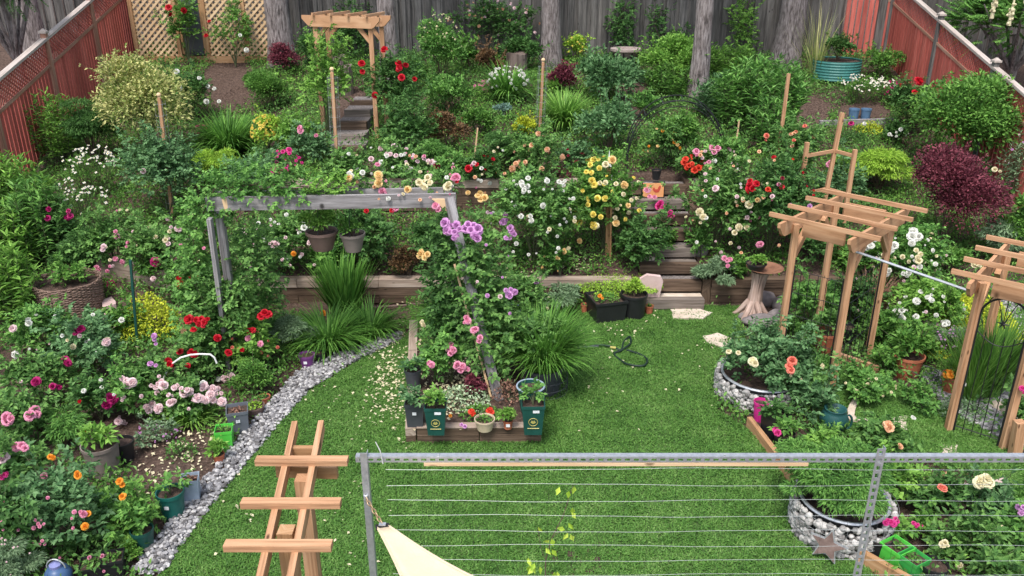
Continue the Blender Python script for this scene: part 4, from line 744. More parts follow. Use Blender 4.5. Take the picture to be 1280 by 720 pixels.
for x, y, w, h, l in ((958, 381, 28, 18, 'dark rock in the pile behind the driftwood stump'), (977, 388, 26, 20, 'rounded grey rock at the right of the pile'), (975, 376, 20, 12, 'pinkish rock at the top of the pile'), (948, 406, 42, 14, 'long flat grey rock in front of the driftwood stump'), (970, 401, 24, 14, 'small grey rock right of the long flat rock'), (928, 400, 10, 10, 'small pale rock at the left foot of the stump')): rock(x, y, w, h, l, SLAB if 'pink' in l else ROCK)
rock(1166, 416, 24, 20, 'purple grey rock under the yellow sedum', SLAB); rock(1182, 398, 20, 22, 'tan upright rock beside the yellow sedum', SLAB); rock(1262, 522, 30, 26, 'big pale rock on the gravel at the right edge', STONE); rock(1248, 512, 20, 12, 'flat pale rock left of the big gravel rock', STONE)
# driftwood birdbath
b = G(940, 396); top = atY(947, 339, b[1]); r = thing('driftwood_birdbath', b, 'pale driftwood stump with spreading roots carrying a rusty dish', 'birdbath'); hh = top[2]-b[2]; m = MB(); n = 22; an = np.arange(n)*2*math.pi/n; zz = np.linspace(0, hh, 14); rr = .085+.10*np.exp(-zz/.12)+.05*np.exp((zz-hh)/.12)
ridge = 1+.10*np.sin(an*13+zz[:, None]*9)+.28*np.sin(an*5+zz[:, None]*3)*np.exp(-zz[:, None]/.35)+.07*np.sin(an*9); v = np.stack([b[0]+.06*zz[:, None]+rr[:, None]*ridge*np.cos(an), b[1]+rr[:, None]*ridge*np.sin(an), b[2]+zz[:, None]+0*an], -1); k = np.arange(13)[:, None]*n; j = np.arange(n)[None]; uvv = np.stack([np.stack([zz[:-1, None]+0*j, j/n*.9+0*k], -1), np.stack([zz[:-1, None]+0*j, (j+1)/n*.9+0*k], -1), np.stack([zz[1:, None]+0*j, (j+1)/n*.9+0*k], -1), np.stack([zz[1:, None]+0*j, j/n*.9+0*k], -1)], 2).reshape(-1, 2)
m.add(v.reshape(-1, 3), np.stack([k+j, k+(j+1) % n, k+n+(j+1) % n, k+n+j], -1).reshape(-1, 4), uvv); m.build('stump', DRIFT, r, True)
for a in (-2.4, -1.2, -.4, .5, 2.8): m = MB(); c = np.array([math.cos(a), math.sin(a), 0]); m.tube([b+c*.06+[0, 0, .26], b+c*.15+[0, 0, .13], b+c*.22+[0, 0, .05], b+c*.30+[0, 0, 0]], [.05, .045, .035, .015], 8); m.build('root', DRIFT, r, True)
dt = top+[.10, 0, .0]; m = MB(); m.lathe(dt, [(.001, 0), (.12, .01), (.25, .05), (.27, .065), (.25, .062), (.12, .025), (.001, .02)], 28); m.build('dish', surf('rusty_dish', [(.16, .075, .045), (.30, .15, .09)], 8, .6, .2), r, True)
r, t, W, H = pot(0, 0, 26, 8, BLACK, 'shallow black bowl of seedlings on the driftwood birdbath', base=top+[-.05, -.06, .06], taper=.7); plant('shrub', t, .26, .14, 'light', 'bright green seedlings in the black bowl on the birdbath', L=.045, name='potted_plant', cat='potted plant', group='plants growing in pots')
# left bed pots
potted(300, 538, 26, 27, GREYP, 'square slate grey pot on the pebbles with a paper label', 'mat', 12, 3, 'straw', 'dry stubble in the slate grey pot', sq=True, label_tag=True, taper=.76, rz=.3)
potted(318, 519, 28, 14, BROWNP, 'wide brown clay bowl behind the slate grey pot', 'mat', 22, 3, 'lime', 'pale moss in the brown clay bowl'); potted(331, 505, 16, 11, TERRA, 'small terracotta pot at the end of the pebble row', 'mat', 8, 3, 'mid', 'small sprout in the terracotta pot at the pebble row')
potted(283, 559, 21, 23, LIME, 'square lime green pot on the pebbles', 'mat', 14, 3, 'mid', 'sprout in the lime pot on the pebbles', sq=True, rz=.2); potted(275, 580, 15, 15, TERRA, 'small terracotta pot with lettuce on the pebbles', 'shrub', 26, 16, 'light', 'pale lettuce like seedling in the small terracotta pot', L=.06)
potted(218, 645, 34, 37, TEAL, 'round teal green pot on the pebbles with a label', 'rose', 26, 26, 'fern', 'airy sprig in the round teal pot', label_tag=True, dens=.22); potted(242, 626, 21, 26, LBLUE, 'square light blue pot behind the teal pot', 'mat', 10, 2, 'straw', 'dry soil tuft in the light blue pot', sq=True, rz=.25)
potted(182, 686, 28, 30, DGREEN, 'round dark green pot at the lower end of the pebbles', 'rose', 40, 36, 'fern', 'bushy sprig in the lower dark green pot', dens=.4); potted(145, 718, 26, 24, BLACK, 'square black nursery pot at the bottom left', 'mat', 18, 8, 'mid', 'small herb in the square black nursery pot', sq=True, rz=.3); potted(119, 722, 28, 20, BLACK, 'square black nursery pot nearest the blue jug', 'mat', 20, 8, 'mid', 'small herb in the black pot by the blue jug', sq=True, rz=.3)
potted(132, 590, 44, 42, TAUPE, 'large taupe pot with a pale leafed plant in the left bed', 'shrub', 38, 36, 'light', 'pale broad leafed plant in the large taupe pot', L=.085, taper=.8, dens=.7); pot(157, 575, 28, 28, BLACK, 'black pot just behind the large taupe pot'); pot(385, 460, 20, 19, PURPLE, 'purple pot with a label band beside the pebbles', label_tag=True); pot(401, 453, 14, 14, BLACK, 'small black pot right of the purple pot')
b = G(76, 732); r = thing('watering_jug', b, 'round blue water jug with wire handle at the bottom left', 'jug'); m = MB(); m.lathe(b, [(.001, 0), (.085, .0), (.115, .06), (.115, .13), (.075, .19), (.035, .21), (.035, .235), (.001, .235)], 24); m.build('body', BLUEP, r, True); m = MB(); m.tube([b+[.08*math.cos(t), 0, .19+.09*math.sin(t)] for t in np.linspace(0, 3.14, 12)], .006, 6); m.build('handle', WIRE, r); m = MB(); m.lathe(b+[0, 0, .2], [(.05, 0), (.052, .03), (.001, .05)], 16); m.build('lid', PERI, r)
# wicker planter
b = G(92, 388); k = depth(b)/FPX; r = thing('wicker_planter', b, 'round woven wicker planter at the left by the tall leaves', 'planter'); ra, hh = 38*k, 42*k; m = MB(); nn = 26
for q in range(nn): z = (q+.5)/nn*hh; m.tube([b+[(ra*(.93+.07*z/hh)+.012*math.sin(t*22+q*math.pi))*math.cos(t), (ra*(.93+.07*z/hh)+.012*math.sin(t*22+q*math.pi))*math.sin(t), z+.006*math.sin(t*5+q)] for t in np.linspace(0, 6.283, 66)], hh/nn*.62, 5, False)
m.build('weave', WICKER, r); m = MB(); m.disc(b+[0, 0, hh*.86], ra*.9, 28); m.build('soil', SOIL, r); plant('rose', b+[0, 0, hh*.86], ra*1.7, .22, 'mid', 'low green plant inside the wicker planter', name='potted_plant', cat='potted plant', group='plants growing in pots', F=False, dens=.6)
# gabion rings
def gabion(cx, cy, w, h, label, star=None):
    b = G(cx, cy); b[2] = 0; k = depth(b)/FPX; ra, hh = w*k/2, h*k; r = thing('gabion_planter', b, label, 'planter', 'gabion planters'); m = MB(); n = int(ra*hh*6000); an = rng.uniform(0, 6.283, n); z = rng.uniform(.02, hh-.01, n); stones(m, b+np.stack([ra*np.cos(an), ra*np.sin(an), z], -1), rng.uniform(.023, .040, n), .95); m.build('stone_fill', PEB2, r, True)
    m = MB()
    for rr in (ra-.05, ra+.035):
        for zz in np.linspace(0.01, hh, 4): m.tube([b+[rr*math.cos(t), rr*math.sin(t), zz] for t in np.linspace(0, 6.283, 40)], .0014, 3)
        for t in np.linspace(0, 6.283, 18): m.tube([b+[rr*math.cos(t), rr*math.sin(t), 0], b+[rr*math.cos(t), rr*math.sin(t), hh]], .0011, 3)
    m.build('wire_mesh', WIRE, r); m = MB(); m.lathe(b, [(ra-.055, .02), (ra-.055, hh), (ra-.075, hh), (ra-.075, .02)], 40); m.build('lining', BLACK, r); m = MB(); m.tube([b+[(ra-.05)*math.cos(t), (ra-.05)*math.sin(t), hh+.01] for t in np.linspace(0, 6.283, 40)], .018, 6); m.build('rim', STEEL, r); m = MB(); m.disc(b+[0, 0, hh*.8], ra-.07, 32); m.build('soil', SOIL, r)
    return b, ra, hh
g1, g1r, g1h = gabion(950, 492, 108, 28, 'round gabion planter of grey stones at the right edge of the lawn'); g2, g2r, g2h = gabion(1048, 662, 116, 46, 'round gabion planter with a star in front at the bottom right')
a = R(238); c = g2+np.array([(g2r+.085)*math.cos(a), (g2r+.085)*math.sin(a), g2h*.52]); f = np.array([math.cos(a), math.sin(a), .15]); f = nrm(f); s = np.array([-math.sin(a), math.cos(a), 0]); u = np.cross(f, s)*1.0; r = thing('metal_star', c, 'rusty brown star ornament fixed on the gabion', 'star ornament'); pts = [c+s*rr*math.sin(t+.1)+u*rr*math.cos(t+.1) for q in range(10) for rr, t in (((.175 if q % 2 == 0 else .078), q*math.pi/5),)]
m = MB(); m.prism(pts, f*.028); m.build('border', STEEL, r); m = MB(); m.prism([c+f*.029+(p-c)*.88 for p in pts], f*.006); m.build('face', surf('rust', [(.13, .085, .075), (.24, .17, .15)], 12, .8, .2), r)
# right bed pots
pot(949, 525, 19, 27, PINKP, 'hot pink pot against the gabion ring', rim=True); potted(966, 546, 26, 30, BLACK, 'square black pot right of the hot pink pot', 'rose', 28, 24, 'deep', 'leafy rose seedling in the square black pot beside the pink one', sq=True, rz=.5); potted(978, 562, 26, 24, BLACK, 'round black pot with a magenta bloom by the cedar edging', 'rose', 26, 22, 'mid', 'rose seedling with one magenta bloom by the cedar edging', F=True, rim=True)
potted(1030, 438, 30, 26, TERRA, 'orange clay pot behind the near post of the left arbour', 'rose', 44, 40, 'rose', 'leafy rose in the orange clay pot under the arbour'); potted(1131, 470, 38, 30, TERRA, 'wide terracotta pot on the grass walk edge', 'shrub', 52, 40, 'mid', 'broad leafed plant in the wide terracotta pot', L=.09); potted(1190, 492, 32, 26, TERRA, 'terracotta pot of orange flowers behind the gate post', 'rose', 30, 24, 'mid', 'small flowering plant with orange blooms by the gate post', F=True)
pot(1057, 428, 24, 22, BLACK, 'black pot in the shade of the left arbour'); r = thing('wire_basket', G(1153, 478), 'empty low wire basket beside the wide terracotta pot', 'wire basket'); c = G(1153, 478); m = MB()
for zz, rr in ((.01, .13), (.08, .145), (.16, .16)): m.tube([c+[rr*math.cos(t), rr*math.sin(t), zz] for t in np.linspace(0, 6.283, 26)], .006, 4)
for t in np.linspace(0, 6.283, 20): m.tube([c+[.13*math.cos(t), .13*math.sin(t), 0], c+[.16*math.cos(t), .16*math.sin(t), .16]], .003, 3)
m.build('wires', CHAR, r)
b = G(1040, 538); r = thing('water_pot', b, 'dark teal jar lying between the roses at right', 'jar'); m = MB(); m.lathe(b, [(.001, 0), (.10, .0), (.15, .08), (.16, .17), (.13, .24), (.11, .27), (.125, .29), (.11, .29), (.10, .26), (.001, .2)], 26); m.build('body', TEALPIPE, r, True); m = MB(); m.tube([b+[.15+.05*math.sin(t), -.02, .12+.09*-math.cos(t)] for t in np.linspace(0, 3.14, 9)], .014, 6); m.build('handle', TEALPIPE, r)
potted(1117, 707, 30, 27, LIME, 'bright lime square pot left of its green neighbour', 'mat', 12, 3, 'mid', 'bare seedling in the bright lime square pot', sq=True, rz=.5); potted(1137, 722, 28, 28, GREENP, 'mid green square pot right of the lime one', 'mat', 14, 5, 'mid', 'bare seedling in the mid green pot', sq=True, rz=.5); pot(1163, 728, 34, 28, BLACK, 'round black nursery pot right of the green pots'); pot(1094, 694, 34, 30, BLACK, 'large black pot behind the metal post')
# hanging pots
for px, y0, y1, w, mat, l, l2, c in ((404, 288, 311, 40, BROWNP, 'brown hanging pot left under the grey beam', 'trailing light green plant in the brown hanging pot', 'light'), (442, 291, 313, 32, TAUPE, 'taupe hanging pot right under the grey beam', 'thin sprigs in the taupe hanging pot', 'mid')):
    b = atY(px, y1, 9.95); r, t, W, H = pot(0, 0, w, (y1-y0)*1.05, mat, l, base=b, taper=.62, name='hanging_pot', cat='hanging pot', group='hanging pots'); m = MB(); tp = np.array([b[0], b[1]-.05, zt if False else Lt[2]+.02])
    for k in range(3): an = k*2.09+.5; m.tube([b+[W*.5*math.cos(an), W*.5*math.sin(an), H], tp], .004, 4)
    m.build('hanger', IRON, r); plant('shrub', t, W*1.15, .30 if c == 'light' else .2, c, l2, L=.055, name='potted_plant', cat='potted plant', group='plants growing in pots', dens=.9 if c == 'light' else .5)
# fire bowl, barrels, stumps
b = G(783, 98); c = atY(783, 62, b[1]); k = depth(c)/FPX; r = thing('fire_bowl', b, 'round stone fire bowl on an ironwork stand by the back fence', 'fire bowl'); ra = 20*k; m = MB(); m.lathe(c, [(ra*.62, -.16), (ra*.86, -.05), (ra, -.02), (ra, .03), (ra*.62, .04), (ra*.58, -.02), (.001, -.05)], 30); m.build('bowl', surf('fire_stone', [(.26, .21, .19), (.40, .33, .30)], 9, .9, .3), r); m = MB()
for q in range(10): an = q*.628; u = np.array([math.cos(an), math.sin(an), 0]); m.tube([c+u*ra*.85+[0, 0, -.04], c+u*ra*.65+[0, 0, -.3], [c[0]+u[0]*ra*.75, c[1]+u[1]*ra*.75, b[2]]], .014, 5)
for zz in (-.16, -.34): m.tube([c+[ra*.72*math.cos(t), ra*.72*math.sin(t), zz] for t in np.linspace(0, 6.283, 26)], .012, 5)
m.build('stand', IRON, r)
def stump(px, yb, yt, w, label, mat=STUMPW, name='log_stump', cat='stump'):
    b = G(px, yb); t = atY(px, yt, b[1]); k = depth(b)/FPX; m = MB(); n = 16; an = np.arange(n)*.3927; zz = np.linspace(-.1, t[2]-b[2], 8); rr = w*k/2; v = np.stack([b[0]+rr*np.cos(an)*(1+.1*np.sin(an*5))+0*zz[:, None], b[1]+rr*np.sin(an)*(1+.1*np.cos(an*4))+0*zz[:, None], b[2]+zz[:, None]+.03*np.sin(an*2)], -1); kk = np.arange(7)[:, None]*n; j = np.arange(n)[None]
    uvv = np.stack([np.stack([zz[a_][:, None]+0*j, (j+d_)/n*1.2+0*kk], -1) for a_, d_ in ((slice(0, 7), 0), (slice(0, 7), 1), (slice(1, 8), 1), (slice(1, 8), 0))], 2).reshape(-1, 2); r = thing(name, b, label, cat, 'log stumps'); m.add(v.reshape(-1, 3), np.stack([kk+j, kk+(j+1) % n, kk+n+(j+1) % n, kk+n+j], -1).reshape(-1, 4), uvv); m.build('trunk', mat, r); m = MB(); m.add(v[-1], [tuple(range(n))]); m.build('cut_top', mat, r)
stump(432, 118, 82, 20, 'old grey split stump under the far arbour'); stump(425, 112, 70, 20, 'taller dark stump behind the split stump'); stump(646, 95, 66, 26, 'brown barrel like stump behind the white lilies'); stump(353, 150, 130, 60, 'low brown stump under the boxwood', WICKER) if False else None
r = thing('corrugated_planter', G(1043, 96), 'teal corrugated metal raised bed at the upper right', 'raised bed'); b = G(1043, 98); t = atY(1043, 74, b[1]); k = depth(b)/FPX; m = MB(); W = 58*k; 
prof = [(W/2*(1+.012*math.sin(z*14*3.14)), z*(t[2]-b[2])) for z in np.linspace(0, 1, 30)]; m.lathe(b, [(x, z) for x, z in prof], 32); bd = m.build('wall', CORR, r); m = MB(); m.disc(b+[0, 0, (t[2]-b[2])*.9], W*.49, 32); m.build('soil', SOIL, r); CORRT = b+[0, 0, (t[2]-b[2])*.9]; CORRW = W
for x, l in ((1066, 'left blue glazed vessel on the mulch'), (1081, 'right blue glazed vessel on the mulch')): r, t, W, H = pot(x, 150, 13, 14, BLUEV, l, taper=.8)
m = MB(); a, b = G(1024, 157), G(1118, 154); m.beam(a+[0, 0, .04], b+[0, 0, .04], .08, .14); tag(m.build('timber_edging', GREYWOOD), 'thin grey board edging the mulch below the blue vessels', 'timber edging')
pot(347, 214, 13, 22, TEALPIPE, 'teal pot between the magenta flowers at the left'); r, t, W, H = pot(820, 224, 12, 12, BLACK, 'black pot at the head of the timber steps', base=atY(820, 224, 13.86))
# banner with a rooster
b = np.array([atY(816, 250, 13.5)[0], 13.5, 1.0]); r = thing('garden_banner', b, 'small orange rooster picture on a black stand at the steps', 'banner'); a0, a1 = atY(804, 229, 13.5), atY(829, 246, 13.5); m = MB(); m.box([(a0[0]+a1[0])/2, 13.5, (a0[2]+a1[2])/2], a1[0]-a0[0], .015, a0[2]-a1[2]); m.build('picture', ORANGEB, r); cx, cz = (a0[0]+a1[0])/2, (a0[2]+a1[2])/2; s = (a1[0]-a0[0])
def flat(pts, mat, n): m = MB(); m.prism([(cx+x*s, 13.488, cz+z*s) for x, z in pts], (0, .003, 0)); m.build(n, mat, r)
flat([(.02, -.05), (.12, -.12), (.26, -.10), (.32, .02), (.36, .18), (.30, .24), (.24, .16), (.20, .05), (.10, .04), (.02, .16), (-.04, .06)], BANRED, 'rooster'); flat([(-.40, .0), (-.30, .18), (-.16, .16), (-.08, .02), (-.18, -.14), (-.34, -.14)], BANPINK, 'flower'); m = MB()
for x in (a0[0]-.01, a1[0]+.01): m.tube([[x, 13.52, 1.0], [x, 13.52, a0[2]+.03]], .010, 5)
m.tube([[a0[0]-.01, 13.52, a0[2]+.03], [a1[0]+.01, 13.52, a0[2]+.03]], .010, 5); m.build('stand', IRON, r)
# hose
b = at(735, 432); r = thing('garden_hose', b, 'dark green garden hose looped on the lawn behind the fountain grass', 'hose'); pts = [(722, 436), (745, 432), (765, 434), (776, 437), (780, 426), (787, 421), (788, 430), (777, 438), (768, 441), (774, 448), (786, 456), (804, 458), (809, 450), (800, 442), (782, 436)]
q = [at(x, y, .045) for x, y in pts]; P3 = []
for k in range(len(q)-1):
    p0, p1, p2, p3 = q[max(k-1, 0)], q[k], q[k+1], q[min(k+2, len(q)-1)]
    for t in np.linspace(0, 1, 8, endpoint=False): P3.append(.5*((2*p1)+(-p0+p2)*t+(2*p0-5*p1+4*p2-p3)*t*t+(-p0+3*p1-3*p2+p3)*t**3)+[0, 0, .012*math.sin(k*1.3+t)])
m = MB(); m.tube(P3, .014, 8); m.build('tube', surf('hose', (.012, .03, .022), 8, .5, 0), r, True); m = MB(); a, b2 = at(722, 434, .06), at(748, 433, .05); m.tube([a, b2], [.02, .016], 8); m.build('nozzle', CHAR, r); m = MB(); m.tube([at(763, 434, .05), at(770, 435, .05)], .018, 8); m.build('connector', GOLDP, r)
m = MB(); q = [at(x, y, .05) for x, y in ((445, 383), (470, 384), (500, 382), (540, 378))]; m.tube(q, .018, 8); tag(m.build('garden_hose', BROWNP), 'brown pipe lying on the soil at the foot of the long wall', 'hose')
# ================================================================== FOREGROUND METAL FRAME AND SAIL
RY, RZ = 4.22, 2.40; xl = at(449, 569, RZ)[0]; r = thing('metal_trellis', [xl, RY, 0], 'galvanised slotted steel frame strung with wires in the foreground', 'trellis'); xr = 5.2
ry = at(700, 571, RZ)[1]; RY = ry
def slotted(a, b, wdir, wid, name, n0=.032):
    """steel strip with real slots along it"""
    a, b = np.array(a, float), np.array(b, float); L = np.linalg.norm(b-a); d = (b-a)/L; w = np.array(wdir, float); nn = np.cross(d, w); m = MB(); th = .003
    for o in (-.36, .36): c = w*wid*o; m.beam(a+c, b+c, th, wid*.28, up=w)
    k = 0; st = .052
    while k*st < L: m.beam(a+d*(k*st), a+d*min(L, k*st+.022), th, wid*.45, up=w); k += 1
    return m.build(name, STEEL, r)
slotted([xl-.02, ry, RZ-.02], [xr, ry, RZ-.02], (0, 0, 1), .036, 'rail_face'); m = MB(); m.beam([xl-.02, ry+.019, RZ], [xr, ry+.019, RZ], .038, .003); m.build('rail_top', STEEL, r)
m = MB(); a = at(530, 577, RZ-.04)[0]; b = at(1010, 577, RZ-.04)[0]; m.beam([a, ry+.004, RZ-.052], [b, ry+.004, RZ-.052], .014, .022); m.build('lath', TAN, r)
for px, zt, wid in ((455, RZ+.03, .04), (1099, RZ+.06, .05)):
    x = at(px, 570, RZ)[0]; (slotted([x, ry-.006, 0], [x, ry-.006, zt], (1, 0, 0), wid, 'upright') if px > 500 else MB().beam([x, ry-.006, 0], [x, ry-.006, zt], .004, wid, up=(1, 0, 0)).build('upright', STEEL, r)); m = MB(); m.beam([x+wid*.5, ry+.014, 0], [x+wid*.5, ry+.014, zt], .003, .038, up=(0, 1, 0)); m.build('upright_flange', STEEL, r)
m = MB(); x0 = at(482, 590, RZ-.1)[0]; zz = RZ-.075
for k in range(14): z = RZ-.085-k*.112; ph = rng.uniform(0, 6); m.tube([[x, ry-.002+.004*math.sin(x*3+ph), z+.006*math.sin(x*2.2+ph)+.002*math.sin(x*9+ph)] for x in np.linspace(x0, xr, 40)], .0011, 4)
w1 = m.build('wire', WIRE, r); w1['label'] = 'horizontal wires'; m = MB()
for x in np.arange(x0+.05, xr, .152): m.tube([[x, ry+.002, .9], [x+.004, ry+.002, RZ-.05]], .0009, 3)
m.build('cross_wire', IRON, r)
x = at(477, 560, RZ)[0]; m = MB(); m.tube([[x+.02, ry-.01, RZ-.04], [x+.012, ry-.02, RZ+.05], [x-.012, ry-.02, RZ+.115]], [.004, .003, .0025], 5); m.build('cable_tie', WHITE, r)
for px in (548, 742, 905, 1060, 1145): x = at(px, 568, RZ)[0]; m = MB(); m.lathe([x, ry+.01, RZ+.001], [(.007, 0), (.007, .009), (.001, .011)], 6); m.build('bolt', STEEL, r)
# sail: corner, chain
tip = at(478, 661, 1.98); hk = np.array([at(455, 622, 2.1)[0]+.01, ry-.03, at(455, 622, 2.1)[2]]); hk = atY(457, 622, ry-.02); r = thing('shade_sail', tip, 'corner of a cream triangular shade sail hung by a chain', 'shade sail'); tip = hk+(at(478, 660, 2.0)-hk); B = at(530, 800, 2.16); C = at(860, 800, 2.16); N = 14; V = []; 
tl, tr = tip+np.array([-.028, 0, .004]), tip+np.array([.028, .02, .004])
for i_ in range(N+1):
    t = i_/N; l = tl+(B-tl)*t; rr_ = tr+(C-tr)*t; bow = math.sin(t*math.pi)
    rr_ = rr_+np.array([-.10, -.10, 0])*bow; l = l+np.array([.02, 0, 0])*bow
    for j_ in range(9): V.append(l+(rr_-l)*j_/8+np.array([0, 0, -.02*math.sin(j_/8*math.pi)*t]))
idx = np.arange(N)[:, None]*9; j_ = np.arange(8)[None]; m = MB(); F4 = np.stack([idx+j_, idx+j_+1, idx+j_+10, idx+j_+9], -1).reshape(-1, 4); m.add(np.array(V), F4); o = m.build('cloth', SAIL, r, True); md = o.modifiers.new('thick', 'SOLIDIFY'); md.thickness = .004
m = MB(); m.tube([V[k*9] for k in range(N+1)], .008, 5).tube([V[k*9+8] for k in range(N+1)], .008, 5); m.build('hem', SAIL, r); m = MB(); m.beam(tl+[-.012, -.002, 0], tr+[.012, -.002, 0], .034, .016); m.build('corner_webbing', BLACK, r); m = MB(); tc = (tl+tr)/2+[0, 0, .016]; m.beam(tc+[-.02, 0, 0], tc+[.02, 0, 0], .028, .006); m.build('buckle', STEEL, r)
nl = 7
for k in range(nl):
    c = hk+(tip+[0, .015, .01]-hk)*((k+.5)/nl); d = nrm(tip-hk); a = nrm(np.cross(d, [0, 0, 1.])); bb = np.cross(d, a); e_ = a if k % 2 else bb; m = MB(); m.tube([c+d*.019*math.cos(t)+e_*.010*math.sin(t) for t in np.linspace(0, 6.283, 12)], .0032, 5); m.build('chain_link', surf('chain', [(.30, .2, .12), (.45, .33, .2)], 20, .5, 0, metal=.5) if k == 0 else bpy.data.materials['chain'], r)
m = MB(); m.lathe(hk+[0, .01, -.02], [(.014, 0), (.014, .03), (.004, .034)], 8); m.build('hook_bolt', STEEL, r)
# ================================================================== PLANTS  (kind, cx, ybase, width px, ytop px, tint, label)
# --- back of the garden, along the grey fence
def fencevine(cx, yb, w, yt, col, label, auto=None, kind='climb', dens=.9):
    b = atY(cx, yb, 21.75); b[2] = float(gz(b[0], b[1])); k = depth(b)/FPX; t = atY(cx, yt, 21.75)
    if kind != 'climb':
        hh = t[2]-b[2]; wv = w*k; pts = [b+[0, 0, .1], b+[wv*.12, 0, hh*.35], b+[-wv*.1, 0, hh*.6], b+[wv*.1, .02, hh*.95], b+[-wv*.15, .1, hh*.7], b+[wv*.2, .1, hh*.45]]; return vinepath(b, pts, col, label, wv*.62, dens*.42, .07)
    return plant(kind, b, w*k, t[2]-b[2], col, label, d=.5, dens=dens, auto=auto, name='climbing_vine' if kind != 'climb' else None, cat='vine' if kind != 'climb' else None, L=.07)
fencevine(615, 85, 120, 2, 'deep', 'climbing rose with pale peach blooms spread on the back fence', ('peach pale', .10, 16), dens=.45)
fencevine(775, 80, 46, 2, 'deep', 'dark vine on the back fence above the fire bowl', kind='shrub', dens=.7); fencevine(925, 75, 54, -4, 'light', 'light green vine on the back fence between the right trunks', kind='shrub', dens=.5); fencevine(820, 70, 40, 5, 'deep', 'sparse vine on the back fence left of the slim trunk', kind='shrub', dens=.35)
fencevine(440, 85, 70, 12, 'deep', 'dark leafy climber on the fence behind the far arbour', kind='shrub', dens=.7); fencevine(850, 80, 50, 45, 'deep', 'dark climber low on the back fence behind the slim trunk', kind='shrub', dens=.6)
row('climb', 238, 84, 36, -6, 'mid', 'red climbing rose over the mirror of the lattice screen', d=.5, dens=.6); row('climb', 295, 84, 50, 5, 'mid', 'thin climbing rose on the right part of the lattice screen', d=.5, dens=.3)
row('shrub', 357, 92, 44, 52, 'plum', 'purple leaved shrub at the foot of the thick left trunk', L=.06); row('shrub', 345, 138, 68, 78, 'mid', 'rounded light green boxwood left of the far arbour', L=.04, dens=1.2)
row('shrub', 395, 110, 52, 42, 'deep', 'dark green shrub between the thick trunk and the far arbour', L=.08); row('shrub', 552, 108, 62, 10, 'fern', 'tall pale green shrub with small cream flowers by the back fence', L=.065, F=True, auto=('cream', .06, 22))
row('shrub', 588, 92, 40, 38, 'mid', 'broad leaved green shrub right of the tall pale shrub', L=.11); row('shrub', 612, 100, 40, 52, 'bronze', 'dark bronze leaved shrub behind the white lilies', L=.07); row('shrub', 655, 90, 50, 38, 'deep', 'leafy green shrub behind the barrel stump', L=.09)
row('shrub', 560, 145, 80, 85, 'fern', 'big fresh green fern like mound right of the red climbing rose', L=.075); row('shrub', 518, 120, 46, 70, 'mid', 'green shrub at the foot of the slim trunk', L=.07)
row('strap', 635, 128, 52, 82, 'blade', 'white flowering lily clump by the barrel stump', dens=1.4, F=True, auto=('white', .09, 26)); row('mat', 605, 122, 30, 100, 'mid', 'small pink flowered plant left of the white lilies', F=True, auto=('pink', .09, 9))
row('shrub', 627, 147, 24, 126, 'steel', 'small silver blue spruce like shrub', L=.05); row('shrub', 720, 80, 34, 42, 'lime', 'lime green shrub with yellow flowers by the fence', L=.07, F=True, auto=('yellow', .07, 9))
row('shrub', 760, 130, 104, 64, 'blue', 'large blue green peony mass left of the fire bowl', L=.11, dens=1.1); row('shrub', 700, 118, 56, 78, 'plum', 'low smoky purple plant at the foot of the middle trunk', L=.07, dens=.7)
row('shrub', 838, 112, 90, 40, 'light', 'bright green rounded shrub beside the fire bowl', L=.08); row('lance', 832, 122, 60, 78, 'mid', 'leafy green perennial left of the slim pale trunk'); row('lance', 908, 96, 60, 50, 'light', 'light green perennial right of the slim pale trunk', L=.12)
row('lance', 945, 165, 120, 70, 'fern', 'big mass of peony leaves right of the slim trunk', L=.17, dens=1.2); row('lance', 900, 150, 70, 90, 'blue', 'mid green peony leaves in front of the slim trunk', L=.15); row('lance', 960, 190, 60, 120, 'fern', 'peony leaves around the plain cedar stake', L=.14)
row('strap', 705, 162, 52, 115, 'light', 'arching daylily leaves right of the ball topped stake', dens=2.2); row('shrub', 762, 192, 72, 116, 'blue', 'blue green peony in front of the mulch path', L=.10); row('shrub', 690, 118, 40, 98, 'light', 'small pale hosta mound behind the daylily leaves', L=.1)
row('shrub', 657, 172, 38, 140, 'gold', 'golden leaved shrub beside the ball topped stake', L=.05); row('feather', 628, 212, 60, 160, 'deep', 'dark small leaved shrub below the golden shrub', L=.05); row('shrub', 560, 192, 60, 138, 'bronze', 'low red tinged plants right of the back steps', L=.06, dens=.7)
row('shrub', 600, 172, 60, 130, 'mid', 'low mid green mound below the silver blue shrub', L=.06); row('feather', 545, 215, 60, 165, 'fern', 'feathery green mound in front of the red tinged plants', L=.06)
row('shrub', 850, 200, 70, 138, 'mid', 'green shrub seen through the iron arch', L=.075); row('rose', 825, 212, 54, 150, 'rose', 'rose with orange blooms under the iron arch', auto=('orange apricot', .09, 7)); row('shrub', 805, 150, 40, 112, 'fern', 'light fern by the mulch path', L=.08)
row('climb', 412, 176, 58, 40, 'light', 'light green vine on the left post of the far arbour', d=.8, dens=.55, F=False); row('climb', 496, 170, 70, 62, 'deep', 'dark leaved red climbing rose on the right post of the far arbour', d=.9, dens=.9)
row('rose', 510, 200, 74, 115, 'deep', 'dark leaved rose at the foot of the far arbour'); row('rose', 372, 195, 60, 145, 'light', 'bright green shrubby rose by the tall ball topped stake', F=False); row('shrub', 335, 192, 42, 140, 'lime', 'yellow flowering loosestrife left of the tall stake', L=.06, F=True, auto=('yellow', .075, 42)); row('rose', 395, 208, 60, 158, 'blue', 'pink flowered rose beside the tall ball topped stake')
